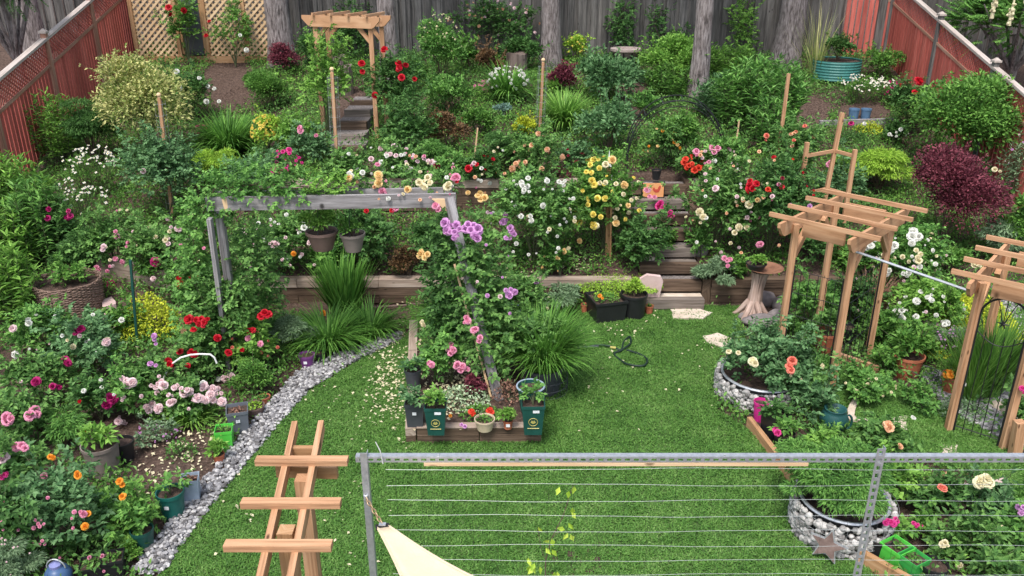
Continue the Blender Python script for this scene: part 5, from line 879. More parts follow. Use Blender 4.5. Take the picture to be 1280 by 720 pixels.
# --- left rear
row('shrub', 188, 208, 112, 50, 'dapple', 'large cream and peach variegated maple at the left', L=.075, dens=.85, nl=30); row('rose', 242, 152, 66, 84, 'deep', 'dark leaved rose with white blooms left of the mulch'); row('lance', 75, 205, 76, 112, 'light', 'tall bright perennial against the left red fence', L=.13); row('feather', 118, 205, 62, 118, 'deep', 'dark ferny shrub between the tall perennial and the maple', L=.06)
row('strap', 288, 198, 66, 142, 'blade', 'daylily leaves below the bare mulch at the upper left', dens=2.4); row('mat', 258, 175, 26, 155, 'mid', 'magenta astilbe at the edge of the daylily leaves', F=True, auto=('hot', .08, 9)); row('feather', 275, 228, 78, 176, 'lime', 'lime green feathery spirea', L=.055); row('shrub', 118, 125, 30, 108, 'mid', 'small green plant at the foot of the left fence', L=.06) if False else None
row('shrub', 320, 110, 30, 84, 'mid', 'small leafy plant under the lattice screen', L=.06); row('daisy', 122, 245, 70, 178, 'mid', 'tall white daisies under the variegated maple'); row('daisy', 112, 300, 64, 215, 'mid', 'white daisies in front of the tall perennials')
row('climb', 212, 270, 96, 168, 'blue', 'big blue green rose climbing at the ball topped stake in a wire sleeve', d=1.1); row('rose', 330, 250, 90, 190, 'blue', 'rose with hot pink blooms behind the grey beam'); row('mat', 358, 222, 44, 185, 'deep', 'dianthus with hot pink flowers by the teal pot', F=True, auto=('hot', .08, 10))
# --- terrace behind the upper wall: the rose row
for cx, yb, w, yt, col, l, a in ((440, 240, 70, 185, 'rose', 'rose with cream blooms at the left of the upper rose row', ('cream white', .085, 7)), (505, 232, 72, 178, 'rose', 'pale pink rose in the middle of the upper rose row', ('pale white', .09, 8)), (560, 240, 70, 192, 'fern', 'rose with blush blooms behind the pergola beam', ('pale pink', .08, 6)), (600, 232, 50, 188, 'deep', 'rose with red blooms right of the upper rose row', ('red', .09, 4)), (670, 228, 74, 160, 'rose', 'peach flowered rose around the ball topped stake', ('peach', .09, 6)), (715, 215, 46, 180, 'blue', 'low rose with a dark red bud left of the yellow rose', ('dark', .08, 3)), (645, 250, 40, 215, 'light', 'light green weeping plant by the upper wall', None)):
    row('rose', cx, yb, w, yt, col, l, auto=a)
row('mat', 697, 222, 34, 205, 'plum', 'purple red groundcover along the upper wall', L=.04); row('rose', 862, 225, 44, 188, 'rose', 'scarlet flowered plant right of the iron arch', auto=('scarlet', .10, 8)); row('rose', 895, 232, 66, 172, 'fern', 'rose with pink clusters right of the iron arch', auto=('pink pale', .085, 6))
row('climb', 755, 318, 92, 195, 'mid', 'tall yellow rose climbing round the spire stake', d=.9, auto=('yellow cream', .095, 10)); row('climb', 667, 335, 104, 218, 'rose', 'large white flowered rose on the lower terrace', d=1.0, auto=('white', .07, 12)); row('rose', 795, 332, 72, 250, 'deep', 'dark glossy bush without blooms left of the steps', F=False, dens=1.2); row('mat', 835, 282, 36, 244, 'deep', 'geranium with bright pink flower heads beside the steps', F=True)
row('rose', 822, 322, 34, 285, 'mid', 'small leafy rose at the left edge of the timber steps', F=False); row('rose', 876, 322, 36, 285, 'fern', 'small leafy plant at the right edge of the timber steps', F=False); row('climb', 892, 318, 82, 205, 'rose', 'tall climbing rose with cream and peach blooms right of the steps', d=1.0, auto=('cream peach', .085, 7)); row('climb', 960, 322, 92, 195, 'deep', 'dark climbing rose with red and yellow blooms behind the birdbath', d=1.1, auto=('red scarlet pink', .09, 8)); row('rose', 985, 225, 84, 150, 'rose', 'rose with coral blooms around the trellis frame', auto=('coral peach', .09, 4)); row('rose', 1040, 280, 70, 200, 'blue', 'blue green rose inside the cedar trellis frame'); row('rose', 1015, 330, 64, 262, 'deep', 'rose with mauve blooms behind the left arbour', auto=('lilac pale', .08, 6))
row('feather', 898, 354, 92, 318, 'grey', 'silver green lavender spilling over the right wall', L=.07, dens=.8); row('rose', 915, 352, 36, 318, 'mid', 'small pink rose on the right wall above the lavender')
row('rose', 345, 350, 124, 262, 'rose', 'wide rose with white and blush blooms behind the pergola', d=1.0, auto=('white pale', .08, 9)); row('rose', 455, 338, 110, 255, 'deep', 'dark rose with a few red blooms behind the hanging pots', d=1.0); row('rose', 540, 345, 70, 260, 'deep', 'dark rose behind the right pergola post'); row('shrub', 512, 345, 60, 306, 'bronze', 'open bronze twiggy shrub above the long wall', L=.045, dens=.5); row('rose', 410, 345, 70, 300, 'mid', 'orange flowered rose below the hanging pots')
row('mat', 770, 354, 118, 338, 'lime', 'golden creeping jenny trailing over the wall', L=.035, dens=1.6); row('mat', 805, 352, 50, 335, 'lime', 'second cushion of golden creeping jenny by the pink slab', L=.035, dens=1.6); row('rose', 700, 350, 60, 305, 'fern', 'low rose with buff blooms above the wall', auto=('apricot', .085, 4))
# --- right rear
row('shrub', 1196, 218, 134, 82, 'mid', 'large dense round green lilac bush by the right fence', L=.085, dens=1.35, nl=40); row('shrub', 1174, 315, 126, 158, 'plum', 'deep purple laceleaf maple', L=.055, dens=.9, nl=16); row('feather', 1097, 242, 86, 178, 'lime', 'lime green laceleaf maple left of the purple one', L=.075, dens=1.15); row('feather', 1060, 225, 60, 178, 'light', 'light green ferny shrub behind the trellis frame', L=.06)
row('daisy', 1072, 128, 56, 92, 'mid', 'white daisies above the blue vessels'); row('daisy', 1105, 126, 34, 94, 'mid', 'smaller patch of white daisies near the magenta lupin'); row('lance', 1112, 132, 22, 100, 'deep', 'magenta lupin beside the white daisies', F=True, auto=('magenta', .06, 12)); row('rose', 1130, 168, 56, 95, 'deep', 'dark rose with red blooms left of the big lilac bush')
plant('shrub', CORRT, CORRW*.95, .55, 'deep', 'leafy plant growing in the teal metal bed', L=.09, name='potted_plant', cat='potted plant', group='plants growing in pots'); row('strap', 1018, 98, 34, 22, 'dapple', 'tall dry grass with pale seed heads by the right trunk', lean=(.14, .5, .012), dens=.4); row('shrub', 1100, 100, 50, 55, 'mid', 'thin leafy shrub in the far right corner', L=.07, dens=.6); row('mat', 1085, 166, 40, 150, 'gold', 'yellow green tuft below the board edging'); row('mat', 1060, 178, 50, 160, 'deep', 'dark low plants under the blue vessels'); row('rose', 1115, 182, 40, 155, 'deep', 'small rose with white blooms left of the purple maple', auto=('white', .08, 4))
row('lance', 1262, 255, 50, 160, 'grey', 'grey green coneflower stems at the right edge', L=.11, F=True, auto=('lilac pale', .07, 6)); row('feather', 1240, 330, 66, 262, 'grey', 'silvery tuft right of the purple maple', L=.09); row('shrub', 1265, 330, 60, 230, 'mid', 'green shrub at the right edge behind the silvery tuft', L=.075); row('shrub', 1185, 345, 70, 308, 'mid', 'green bush below the purple maple', L=.06); row('shrub', 1215, 240, 40, 200, 'deep', 'dark shrub squeezed between the fence and the purple maple', L=.07)
# --- left side
for cx, yb, w, yt, col, l in ((28, 292, 92, 190, 'light', 'tall lance leaved perennial by the left fence'), (62, 330, 74, 215, 'fern', 'lance leaved perennial behind the magenta peony'), (14, 345, 80, 250, 'light', 'lance leaved perennial at the left edge above the planter'), (22, 405, 74, 300, 'light', 'lance leaved perennial left of the wicker planter')): row('lance', cx, yb, w, yt, col, l, L=.15, dens=1.5)
row('rose', 76, 325, 58, 248, 'deep', 'peony with deep magenta blooms at the left', F=True); row('rose', 150, 345, 84, 262, 'rose', 'pink rose left of the blue green climber'); row('rose', 205, 352, 86, 265, 'rose', 'rose with blush and buff blooms left of the pergola', auto=('pale cream', .085, 6)); row('feather', 110, 345, 60, 282, 'deep', 'dark low shrub behind the wicker planter', L=.06)
row('mat', 190, 418, 84, 362, 'gold', 'golden creeper beside the pale stone block', L=.045, dens=2.2); row('rose', 240, 385, 60, 325, 'rose', 'rose with bright red blooms left of the leaning grey board'); row('rose', 200, 358, 50, 315, 'mid', 'single crimson rose behind the golden creeper')
vinepath([-3.7, 9.8, 0], [[-4.15, 10.0, .1], [-4.1, 10.0, 1.0], [-3.98, 9.95, 1.8], [-3.6, 9.85, 2.42], [-3.0, 9.85, 2.48], [-2.45, 9.78, 2.46]], 'fern', 'climber covering the left post and corner of the grey pergola', .55, .9, .055); vinepath([-3.6, 10.3, 0], [[-3.45, 10.3, .05], [-3.4, 10.2, 1.0], [-3.3, 10.1, 1.7]], 'rose', 'rose growing up behind the left pergola post', .75, 1.0, .055, 'climb'); vinepath([-2.6, 9.9, 2.4], [[-2.5, 9.8, 2.5], [-2.2, 9.75, 2.46], [-1.9, 9.85, 2.48]], 'light', 'light green vine tuft lying on the grey beam', .3, 1.2, .045); vinepath([-2.0, 9.95, 2.4], [[-1.95, 10.1, 2.50], [-1.7, 10.1, 2.48], [-1.2, 10.1, 2.46], [-.7, 9.9, 2.44]], 'rose', 'apricot climbing rose along the rear grey beam', .30, .8, .05, 'climb', None, True)
row('climb', 292, 468, 72, 330, 'rose', 'red rose climbing the left pergola post', d=.8); row('rose', 250, 470, 80, 405, 'rose', 'low red rose in front of the pergola post'); row('rose', 322, 470, 70, 395, 'light', 'copper tinted rose with coral blooms right of the pergola post', auto=('coral', .06, 5)); row('shrub', 318, 495, 56, 450, 'mid', 'low green mound beside the pebbles', L=.04); row('feather', 365, 440, 60, 388, 'grey', 'grey green catmint left of the daylily tufts', L=.05)
row('strap', 432, 398, 84, 306, 'blade', 'tall sword leaved iris clump under the hanging pots', lean=(.05, .38, .042), dens=1.1, L=.95, name='iris_clump', cat='iris'); row('strap', 412, 436, 76, 382, 'blade', 'dark daylily tuft at the edge of the pebbles', dens=2.2, lean=(.35, 1.6, .018)); row('strap', 464, 420, 56, 378, 'blade', 'daylily tuft right of the iris', dens=2.2, lean=(.35, 1.6, .018)); row('mat', 372, 402, 30, 384, 'mid', 'single yellow orange flower plant left of the daylily tuft', F=True); row('strap', 570, 412, 96, 360, 'blade', 'grassy daylily mass behind the raised bed', dens=3.0, lean=(.35, 1.6, .014), F=True)
# front left
row('rose', 60, 445, 100, 382, 'fern', 'rose with white blooms near the wicker planter'); row('rose', 118, 468, 96, 382, 'blue', 'large blue green rose with magenta and cream blooms'); row('rose', 150, 425, 60, 385, 'mid', 'low rose left of the golden creeper with one white bloom'); row('rose', 55, 510, 84, 440, 'rose', 'rose with purple magenta blooms at the left'); row('rose', 128, 528, 64, 468, 'deep', 'dark rose with a large magenta bloom in the left bed'); row('feather', 82, 560, 64, 508, 'fern', 'wispy fennel like plant in the left bed', L=.07, dens=.6); row('feather', 55, 545, 40, 500, 'fern', 'narrow spiky plant beside the fennel', L=.07, dens=.6)
row('rose', 205, 505, 96, 440, 'rose', 'broad rose under the white hoop'); row('rose', 240, 520, 90, 466, 'rose', 'low rose covered in pale pink blooms by the pebbles'); row('rose', 172, 525, 50, 460, 'fern', 'slender rose with pale pink clusters'); row('rose', 200, 552, 66, 522, 'grey', 'grey leaved low plant with tiny mauve flowers', L=.035, dens=.35, F=True, auto=('lilac', .03, 14)); row('strap', 242, 530, 44, 500, 'light', 'small strap leaved allium by the mulch', lean=(.5, 1.2, .022), dens=1.2); row('mat', 228, 572, 40, 545, 'fern', 'small green tuft with white petals on the mulch')
row('rose', 30, 560, 80, 490, 'rose', 'rose with large pink blooms at the left edge'); row('rose', 25, 630, 96, 540, 'rose', 'rose with hot pink blooms at the left edge'); row('rose', 95, 690, 104, 585, 'blue', 'broad rose with orange yellow blooms at bottom left'); row('rose', 30, 700, 96, 610, 'deep', 'rose with tiny pink flower clusters at bottom left', auto=('pink', .035, 14)); row('rose', 132, 655, 44, 612, 'fern', 'light leaved sprawling rose beside the teal pot', F=False); row('rose', 172, 670, 54, 625, 'mid', 'loose green shrub right of the orange rose', F=False); row('feather', 20, 735, 70, 668, 'grey', 'grey herb with pale flowers in the bottom left corner', L=.04, F=True, auto=('pale', .03, 12)); row('shrub', 165, 700, 30, 675, 'light', 'light green succulent tuft by the lower pebbles', L=.05); row('rose', 104, 700, 44, 672, 'deep', 'dark low rose above the black nursery pots', F=False)
# --- centre raised bed
vinepath([-.2, 9.0, .15], [[-.22, 9.0, .62], [-.28, 9.15, .9], [-.36, 9.3, 1.5], [-.45, 9.4, 1.95]], 'rose', 'lilac climbing rose covering the right pergola post', .66, 1.0, .068, 'climb', None, True); vinepath([-.9, 9.9, .15], [[-.85, 9.85, .2], [-.8, 9.75, 1.2], [-.72, 9.65, 2.0]], 'deep', 'dark climbing rose just left of the right pergola post', .6, .8, .068, 'climb', None, True); row('rose', 655, 470, 92, 372, 'rose', 'leafy rose without blooms between post and fountain grass', F=False, dens=1.1); row('rose', 645, 420, 96, 330, 'rose', 'rose with mauve blooms right of the pergola post', auto=('lilac cream', .08, 5)); row('rose', 565, 480, 70, 425, 'fern', 'low rose with pink blooms in the raised bed'); row('mat', 578, 505, 72, 478, 'white', 'white variegated groundcover in the raised bed', L=.035, dens=.9); row('shrub', 590, 495, 30, 465, 'plum', 'dark red heuchera in the raised bed', L=.045); row('mat', 600, 520, 52, 505, 'mid', 'red flowered dianthus behind the cream bowl', F=True); row('feather', 700, 388, 60, 345, 'grey', 'grey leaved carnation tuft left of the black trough', L=.07); row('shrub', 660, 385, 60, 352, 'mid', 'green bush behind the blue bucket', L=.05)
row('mat', 545, 435, 50, 412, 'mid', 'low cream flowered plant at the back of the raised bed', F=True, auto=('cream', .06, 5)); row('mat', 635, 500, 40, 470, 'straw', 'faded pinkish seed heads by the round tub', L=.035)
# --- right beds
plant('rose', g1+[.0, -.08, g1h*.7], 1.5, .62, 'blue', 'bushy blue green rose in the round gabion by the lawn', d=1.35, dens=1.3, auto=('cream', .09, 3)); row('rose', 1003, 508, 58, 448, 'rose', 'rose with coral blooms right of the gabion ring'); row('shrub', 985, 430, 60, 395, 'fern', 'light ferny plant in front of the rocks', L=.05); row('rose', 1010, 418, 72, 350, 'fern', 'leafy rose inside the near side of the left arbour', F=False); row('rose', 1062, 405, 72, 335, 'deep', 'dark rose behind the front posts of the left arbour', auto=('pale', .07, 4))
row('strap', 1085, 400, 50, 350, 'straw', 'reddish brown ornamental grass under the left arbour', dens=2.6, lean=(.3, .8, .010), name='ornamental_grass', cat='ornamental grass'); row('rose', 1100, 430, 60, 380, 'mid', 'green climber at the right post of the left arbour', F=False); row('climb', 1120, 362, 92, 280, 'fern', 'white and blush rose behind the left arbour', d=1.0, auto=('white cream', .09, 10)); row('rose', 1150, 410, 110, 350, 'light', 'low rose with white blooms between the two arbours', auto=('white', .08, 9)); row('rose', 1075, 350, 60, 290, 'mid', 'rose with white blooms inside the left arbour', auto=('white cream', .09, 5)); row('mat', 1215, 410, 100, 362, 'gold', 'yellow flowering sedum mat behind the gate', L=.045, dens=2.4); row('mat', 1258, 445, 60, 402, 'gold', 'second yellow sedum mat at the right edge', L=.045, dens=2.2); row('mat', 1158, 440, 56, 420, 'gold', 'small yellow sedum patch left of the gate', L=.04, dens=1.6); row('feather', 1185, 448, 56, 405, 'grey', 'mauve flowered catmint by the gate', L=.04, F=True, auto=('lilac', .035, 26)); row('shrub', 1225, 408, 34, 386, 'deep', 'dark tuft among the yellow sedum behind the gate', L=.06)
row('strap', 1232, 495, 82, 410, 'mid', 'tall upright green clump behind the iron gate', lean=(.1, .5, .018), dens=2.2); row('strap', 1210, 500, 60, 430, 'light', 'lighter green grass at the left of the iron gate', lean=(.14, .5, .014), dens=2); row('mat', 1200, 520, 60, 495, 'grey', 'grey leaved edging plant below the gate'); row('rose', 1135, 450, 62, 405, 'mid', 'leafy seedlings behind the wide terracotta pot', F=False); row('rose', 1030, 556, 44, 534, 'rose', 'low leafy rose in front of the teal jar', F=False, dens=.6); row('rose', 1150, 512, 50, 488, 'fern', 'low weedy seedlings on the grass walk', F=False, dens=.4); row('rose', 1110, 470, 60, 440, 'mid', 'seedlings left of the wide terracotta pot', F=False, dens=.7); row('rose', 1082, 500, 76, 458, 'fern', 'sprawling light rose beside the grass walk', auto=('cream', .05, 8)); row('rose', 1015, 530, 50, 478, 'blue', 'blue green rose left of the teal jar', F=False); row('feather', 1020, 480, 54, 440, 'fern', 'fine green tuft behind the coral rose', L=.05); row('rose', 1030, 588, 60, 545, 'light', 'light leaved rose just above the metal rail', F=False); row('rose', 1095, 572, 76, 520, 'rose', 'rose with apricot blooms above the metal rail'); row('rose', 1272, 545, 40, 480, 'rose', 'rose with one bright pink bloom at the right edge'); row('rose', 1015, 575, 40, 545, 'deep', 'small dark rose by the cedar edging', F=False)
plant('feather', g2+[-.10, .04, g2h*.68], 1.20, .62, 'fern', 'fine feathery asparagus fern in the star gabion', d=1.25, L=.05, dens=1.5, nl=30); row('rose', 1110, 628, 60, 575, 'light', 'light green rose right of the feathery fern', F=False); row('rose', 1132, 676, 66, 645, 'mid', 'dianthus with magenta flowers behind the lime pots', F=True, d=.25, dens=.6); row('rose', 1165, 640, 66, 590, 'deep', 'rose with one coral bloom in the lower right bed'); row('rose', 1198, 700, 78, 645, 'rose', 'rose with cream blush blooms in the lower right bed'); row('rose', 1232, 648, 70, 605, 'blue', 'blue green rose with a large cream bloom at lower right'); row('rose', 1250, 700, 80, 640, 'fern', 'light leaved rose in the bottom right corner', auto=('cream', .05, 3)); row('rose', 1278, 660, 44, 610, 'mid', 'rose with lilac blooms at the right edge'); row('rose', 1240, 745, 90, 685, 'rose', 'leafy rose cut by the bottom edge at right', F=False)
# sapling on the lawn
b = at(684, 735); r = thing('sapling', b, 'thin sapling with yellow green leaves behind the wires', 'sapling'); ry2 = b[1]; P_ = lambda x, y: atY(x, y, ry2); m = MB(); m.tube([P_(681, 740), P_(682, 700), P_(690, 672), P_(704, 645), P_(712, 620), P_(716, 606)], [.007, .006, .005, .004, .003, .002], 5); m.tube([P_(682, 700), P_(676, 685), P_(672, 660)], .003, 4); m.tube([P_(690, 672), P_(700, 664)], .003, 4); m.build('stem', TWIG, r); m = MB()
lp = np.array([P_(x+rng.normal()*2, y+rng.normal()*2)+[0, rng.normal()*.05, 0] for x, y in ((672, 660), (684, 664), (706, 664), (711, 664), (711, 670), (660, 690), (662, 700), (664, 706), (672, 698), (690, 694), (684, 684), (692, 706), (688, 686), (660, 706), (674, 706), (700, 610), (714, 612), (718, 610), (714, 635), (716, 640), (712, 648), (668, 712), (694, 708))]); n = len(lp); leaves(m, lp, np.column_stack([rng.normal(0, .5, n), rng.normal(-.4, .3, n), rng.normal(-.7, .3, n)]), np.column_stack([rng.normal(0, .5, n), -np.ones(n), rng.normal(.4, .3, n)]), .075, .045, .1, .15); m.build('foliage', LEAF['sapling'], r)
m = MB(); q = G(716, 707); stones(m, q+rng.normal(0, 1, (60, 3))*[.13, .16, .008], .05, .3); tag(m.build('soil_patch', SOIL), 'bare patch of grey soil in the lawn beside the sapling', 'soil', kind='stuff')
# ================================================================== BLOOMS at their places in the photograph: colour, diameter px, (x, y)
BL = [('white', 9, '221,90 249,98 260,108 268,111 258,127 274,127 213,107 225,110'), ('red', 9, '211,10 213,18 230,13 262,27 258,45'), ('white', 9, '300,45 308,63'), ('red', 10, '481,63 452,80 453,90 499,85 507,82 502,97 518,99 498,80 469,119 497,88'),
('pink', 11, '375,160 395,170 376,164'), ('hot', 9, '354,190 362,192 341,213 350,214 357,212 345,209 361,188'), ('pale', 10, '477,186 493,183 484,192 495,195 464,199 488,193 475,203 529,198 535,201 540,203'), ('white', 8, '484,195 437,217 440,220 477,203 453,216'), ('peach', 9, '512,195 520,196'), ('dark', 11, '546,208'), ('pink', 11, '570,222 567,224'), ('red', 11, '586,211 596,206 616,200 571,227'),
('peach', 10, '673,168 665,182 684,187 702,196 645,205 650,209 677,211 641,211 657,203 703,197'), ('yellow', 11, '742,200 748,200 735,200 738,206 733,215 740,216 740,226 743,231 729,238 747,248 756,248 735,256 741,268 751,271 743,282 741,278 723,277 749,210'), ('cream', 10, '757,228 770,230 779,243 775,257 769,272 757,206 745,282'), ('apricot', 11, '785,257 765,200 770,279 725,301 781,231'), ('apricot', 9, '705,312'),
('white', 9, '653,232 660,223 655,238 703,229 679,257 711,249 660,233 652,229 645,257'), ('scarlet', 11, '855,203 861,207 868,213 858,210 873,210 865,205 857,200'), ('pink', 10, '890,185 893,190 870,190 886,203 897,186 887,204 872,195'), ('hot', 11, '826,254 832,257 829,260 835,268 840,270 838,265 824,258'), ('pink', 9, '808,238 812,246 818,247'), ('pale', 10, '895,236 921,246'), ('cream', 11, '879,271 875,265 923,284 918,291 936,256 934,284'), ('red', 12, '937,232 941,236 945,230 934,238 938,227'), ('scarlet', 10, '960,237 962,239'), ('apricot', 11, '947,250'), ('pink', 10, '951,305 949,306'), ('coral', 10, '957,176 1006,158 992,176 958,170'), ('pink', 11, '1039,203 1037,206 909,326 905,323 912,325 910,333'), ('dark', 11, '978,223 977,292'), ('lilac', 9, '988,256 1012,258 1035,300'), ('red', 11, '1148,102 1125,107 1143,116 1146,100'), ('magenta', 8, '1063,156 1064,155'), ('white', 9, '1080,155 1126,162 1112,168'),
('magenta', 13, '62,262 60,273 86,264 84,272 88,270 83,266'), ('pale', 12, '179,214 222,287'), ('pink', 12, '161,304 159,308 145,290 146,296 153,327 144,323 121,334 124,336'), ('pale', 9, '130,308 129,312'), ('cream', 10, '207,300 208,296 237,262 238,268'), ('magenta', 14, '195,327 139,355'), ('red', 13, '225,350 228,352 239,347 244,348 222,354 226,357'), ('peach', 9, '219,343 227,340 228,344'), ('red', 14, '252,399 256,402 249,404 254,407 260,399 242,413 237,400 246,400'), ('red', 12, '240,440 243,442 235,457 210,452 212,456 238,441'), ('red', 12, '284,440 286,441 302,437 313,414 316,413 272,422 225,439 331,392 335,394 327,396'), ('pink', 9, '310,423 326,430'),
('white', 10, '45,395 35,400 36,404 70,396 152,400 22,445 20,443'), ('pale', 12, '17,411 134,425 133,428'), ('magenta', 12, '95,415 100,413 93,417 102,411'), ('cream', 13, '85,425 92,433 134,425'), ('magenta', 13, '83,450 80,448 86,453'), ('magenta', 13, '47,476 44,478 70,482 74,484 66,483'), ('red', 9, '99,477 100,502'), ('magenta', 15, '137,497 140,502 134,505 142,498'),
('pale', 13, '158,475 165,478 160,481 153,473 190,482 198,480 204,482 195,484 182,508 186,513 190,505 199,511 202,508 213,504 217,501 222,482 227,486 218,485 234,488 238,490 230,492 241,500 247,498 253,499 258,500 266,487 272,486 270,492 277,492 266,500 272,502 278,502 263,494 256,483 150,523 155,528 148,527 158,530 282,472 289,470'), ('white', 11, '254,480 273,474'), ('lilac', 8, '193,425 195,430 193,420 188,455 195,457'),
('pink', 15, '43,513 46,518 38,520 9,521 14,523 10,526 5,520 27,557 31,560 22,559'), ('pale', 15, '5,570 3,575 9,572'), ('hot', 15, '6,593 10,591 27,560 3,596'), ('pink', 9, '55,595 60,622 48,655 92,660'), ('orange', 13, '63,571 150,602 153,606 154,621 96,591 110,642 106,658 66,572 98,594'), ('pink', 12, '101,640 104,643'), ('pink', 6, '45,650 48,654 52,650 42,660 50,658 55,655 53,676 50,680 56,680 93,640 90,648 112,697 128,695 130,714 75,697'), ('orange', 8, '107,540'),
('lilac', 14, '557,279 564,283 571,281 563,290 569,291 575,287 560,288 568,297 573,294 585,281 592,282 597,287 588,288 594,294 597,298 600,290 582,286'), ('lilac', 11, '632,268 633,275 630,277 638,285 640,290 634,292 637,297 632,298 643,293'), ('lilac', 12, '632,363 638,362 643,365 636,369'), ('apricot', 13, '528,317 535,318 531,322 525,320'), ('apricot', 12, '436,222 474,224 473,229 436,224 473,219 585,241 600,242 606,247 601,250 597,246 510,237'), ('cream', 12, '524,228 530,227 527,231 538,229 535,222 531,234 559,234 561,231'), ('pink', 12, '570,222 478,239 480,242 548,262 545,258 495,257 494,262'), ('red', 11, '458,264 491,263'), ('pale', 10, '357,297 340,303 345,305 342,307 386,305 387,303 317,306'), ('orange', 12, '367,317'), ('white', 9, '380,285 383,288'), ('pink', 10, '583,397 585,401 581,403 595,412 600,422 599,426 592,413'), ('cream', 11, '530,405 528,403'), ('pink', 14, '560,436 566,438 563,442 564,432 537,454 540,456 572,456 578,458 584,462 576,462 570,458'), ('scarlet', 10, '589,515 593,517 590,519 611,514 615,516 613,512'), ('lilac', 9, '577,531 581,533'), ('orange', 10, '404,391 405,393'), ('orange', 7, '750,370 753,373 563,520'),
('coral', 13, '986,459 988,463 990,452'), ('cream', 13, '943,455 941,452'), ('white', 13, '1137,287 1142,290 1139,296 1144,301 1148,296 1140,304 1084,310 1089,308 1113,312 1118,307 1110,315'), ('cream', 12, '1146,322 1150,318 1128,321 1148,326 1170,320 1145,313'), ('white', 11, '1111,338 1107,341 1129,342 1134,344 1136,341 1160,372 1164,375 1145,377 1122,393 1125,396 1119,389 1127,388 1181,400 1184,404 1181,406 1128,398 1145,396 1151,416'), ('cream', 14, '1218,332 1221,330'), ('peach', 14, '1109,532 1112,535 1109,537 1124,556 1125,559'), ('hot', 13, '970,538 972,541 969,542'), ('hot', 13, '1277,486 1279,490'), ('cream', 17, '1226,600 1232,599 1229,604 1235,604 1223,603'), ('coral', 12, '1176,609 1179,611'), ('cream', 13, '1181,678 1184,682 1179,681 1197,708 1200,706'), ('hot', 10, '1110,651 1114,653 1119,649 1117,655 1121,652 1142,654 1147,656 1152,657 1144,658 1107,654'), ('lilac', 12, '1274,634 1277,638 1279,634 1276,641'), ('white', 7, '1141,522 1143,523'), ('orange', 11, '1184,464 1188,466 1187,470 1184,469'), ('white', 10, '1201,476 1204,480'), ('lilac', 10, '1265,187'), ('cream', 8, '1243,212 1250,214')]
pr = random.Random(5)
for (x0, x1, y0, y1), n, cols in (((300, 400, 268, 335), 22, 'pale white pale'), ((430, 640, 182, 250), 46, 'pale cream white peach pink'), ((640, 720, 225, 320), 24, 'white white cream'), ((865, 990, 185, 325), 34, 'cream peach pale white'), ((130, 255, 255, 355), 26, 'pale pink cream'), ((20, 150, 390, 520), 16, 'white pale'), ((150, 280, 470, 515), 14, 'pale'), ((1085, 1190, 285, 410), 20, 'white pale'), ((560, 640, 250, 400), 10, 'lilac pale')):
    for q in range(n): BL.append((pr.choice(cols.split()), pr.uniform(5, 8), '%.1f,%.1f' % (pr.uniform(x0, x1), pr.uniform(y0, y1))))
bpy.context.view_layer.update(); DG = bpy.context.evaluated_depsgraph_get()
bearers = [q for q in PLANTS if q[5]]
BC0 = np.array([q[1]+[0, 0, q[4]*.5] for q in bearers]); BR = np.array([[q[2]*.5, q[3]*.5, q[4]*.54] for q in bearers])
BPX = []
for c in BC0:
    dp = depth(c); v = c-EYE; BPX.append((640+FPX*v[0]/dp, 360-FPX*(v[1]*SP+v[2]*CP)/dp, dp))
BPX = np.array(BPX); BRp = np.stack([BR[:, 0]*FPX/BPX[:, 2], (BR[:, 2]*.93+BR[:, 1]*.37)*FPX/BPX[:, 2]], -1)
for col, dia, pts in BL:
    for s in pts.split():
        x, y = map(float, s.split(',')); d = ray(x, y); e2 = (EYE-BC0)/BR; d2 = d/BR; A = (d2**2).sum(1); Bq = (e2*d2).sum(1); Cq = (e2**2).sum(1)-1; D = Bq**2-A*Cq
        t = np.where(D > 0, (-Bq-np.sqrt(np.maximum(D, 0)))/A, 1e9); k = int(np.argmin(t))
        if t[k] < 1e8: p = EYE+d*(t[k]-.10); o = (p-BC0[k])/BR[k]**2
        else:
            q = (((BPX[:, :2]-[x, y])/(BRp+6))**2).sum(1); k = int(np.argmin(q)); p = EYE+d*((bearers[k][1][1]-bearers[k][3]*.3)/d[1]); o = np.array([0, -.5, .6])
        L_ = float(np.linalg.norm(p-EYE)); un = (p-EYE)/L_; st = L_-.65; hit = scene.ray_cast(DG, Vector(EYE+un*st), Vector(un), distance=.65)   # sit on the outermost leaves, not inside them
        if hit[0]: p = EYE+un*(st+(Vector(EYE+un*st)-hit[1]).length-.035)
        bloom(col, p, dia*depth(p)/FPX*1.0, bearers[k][0], nrm(o)+np.array([0, -.5, .5]))
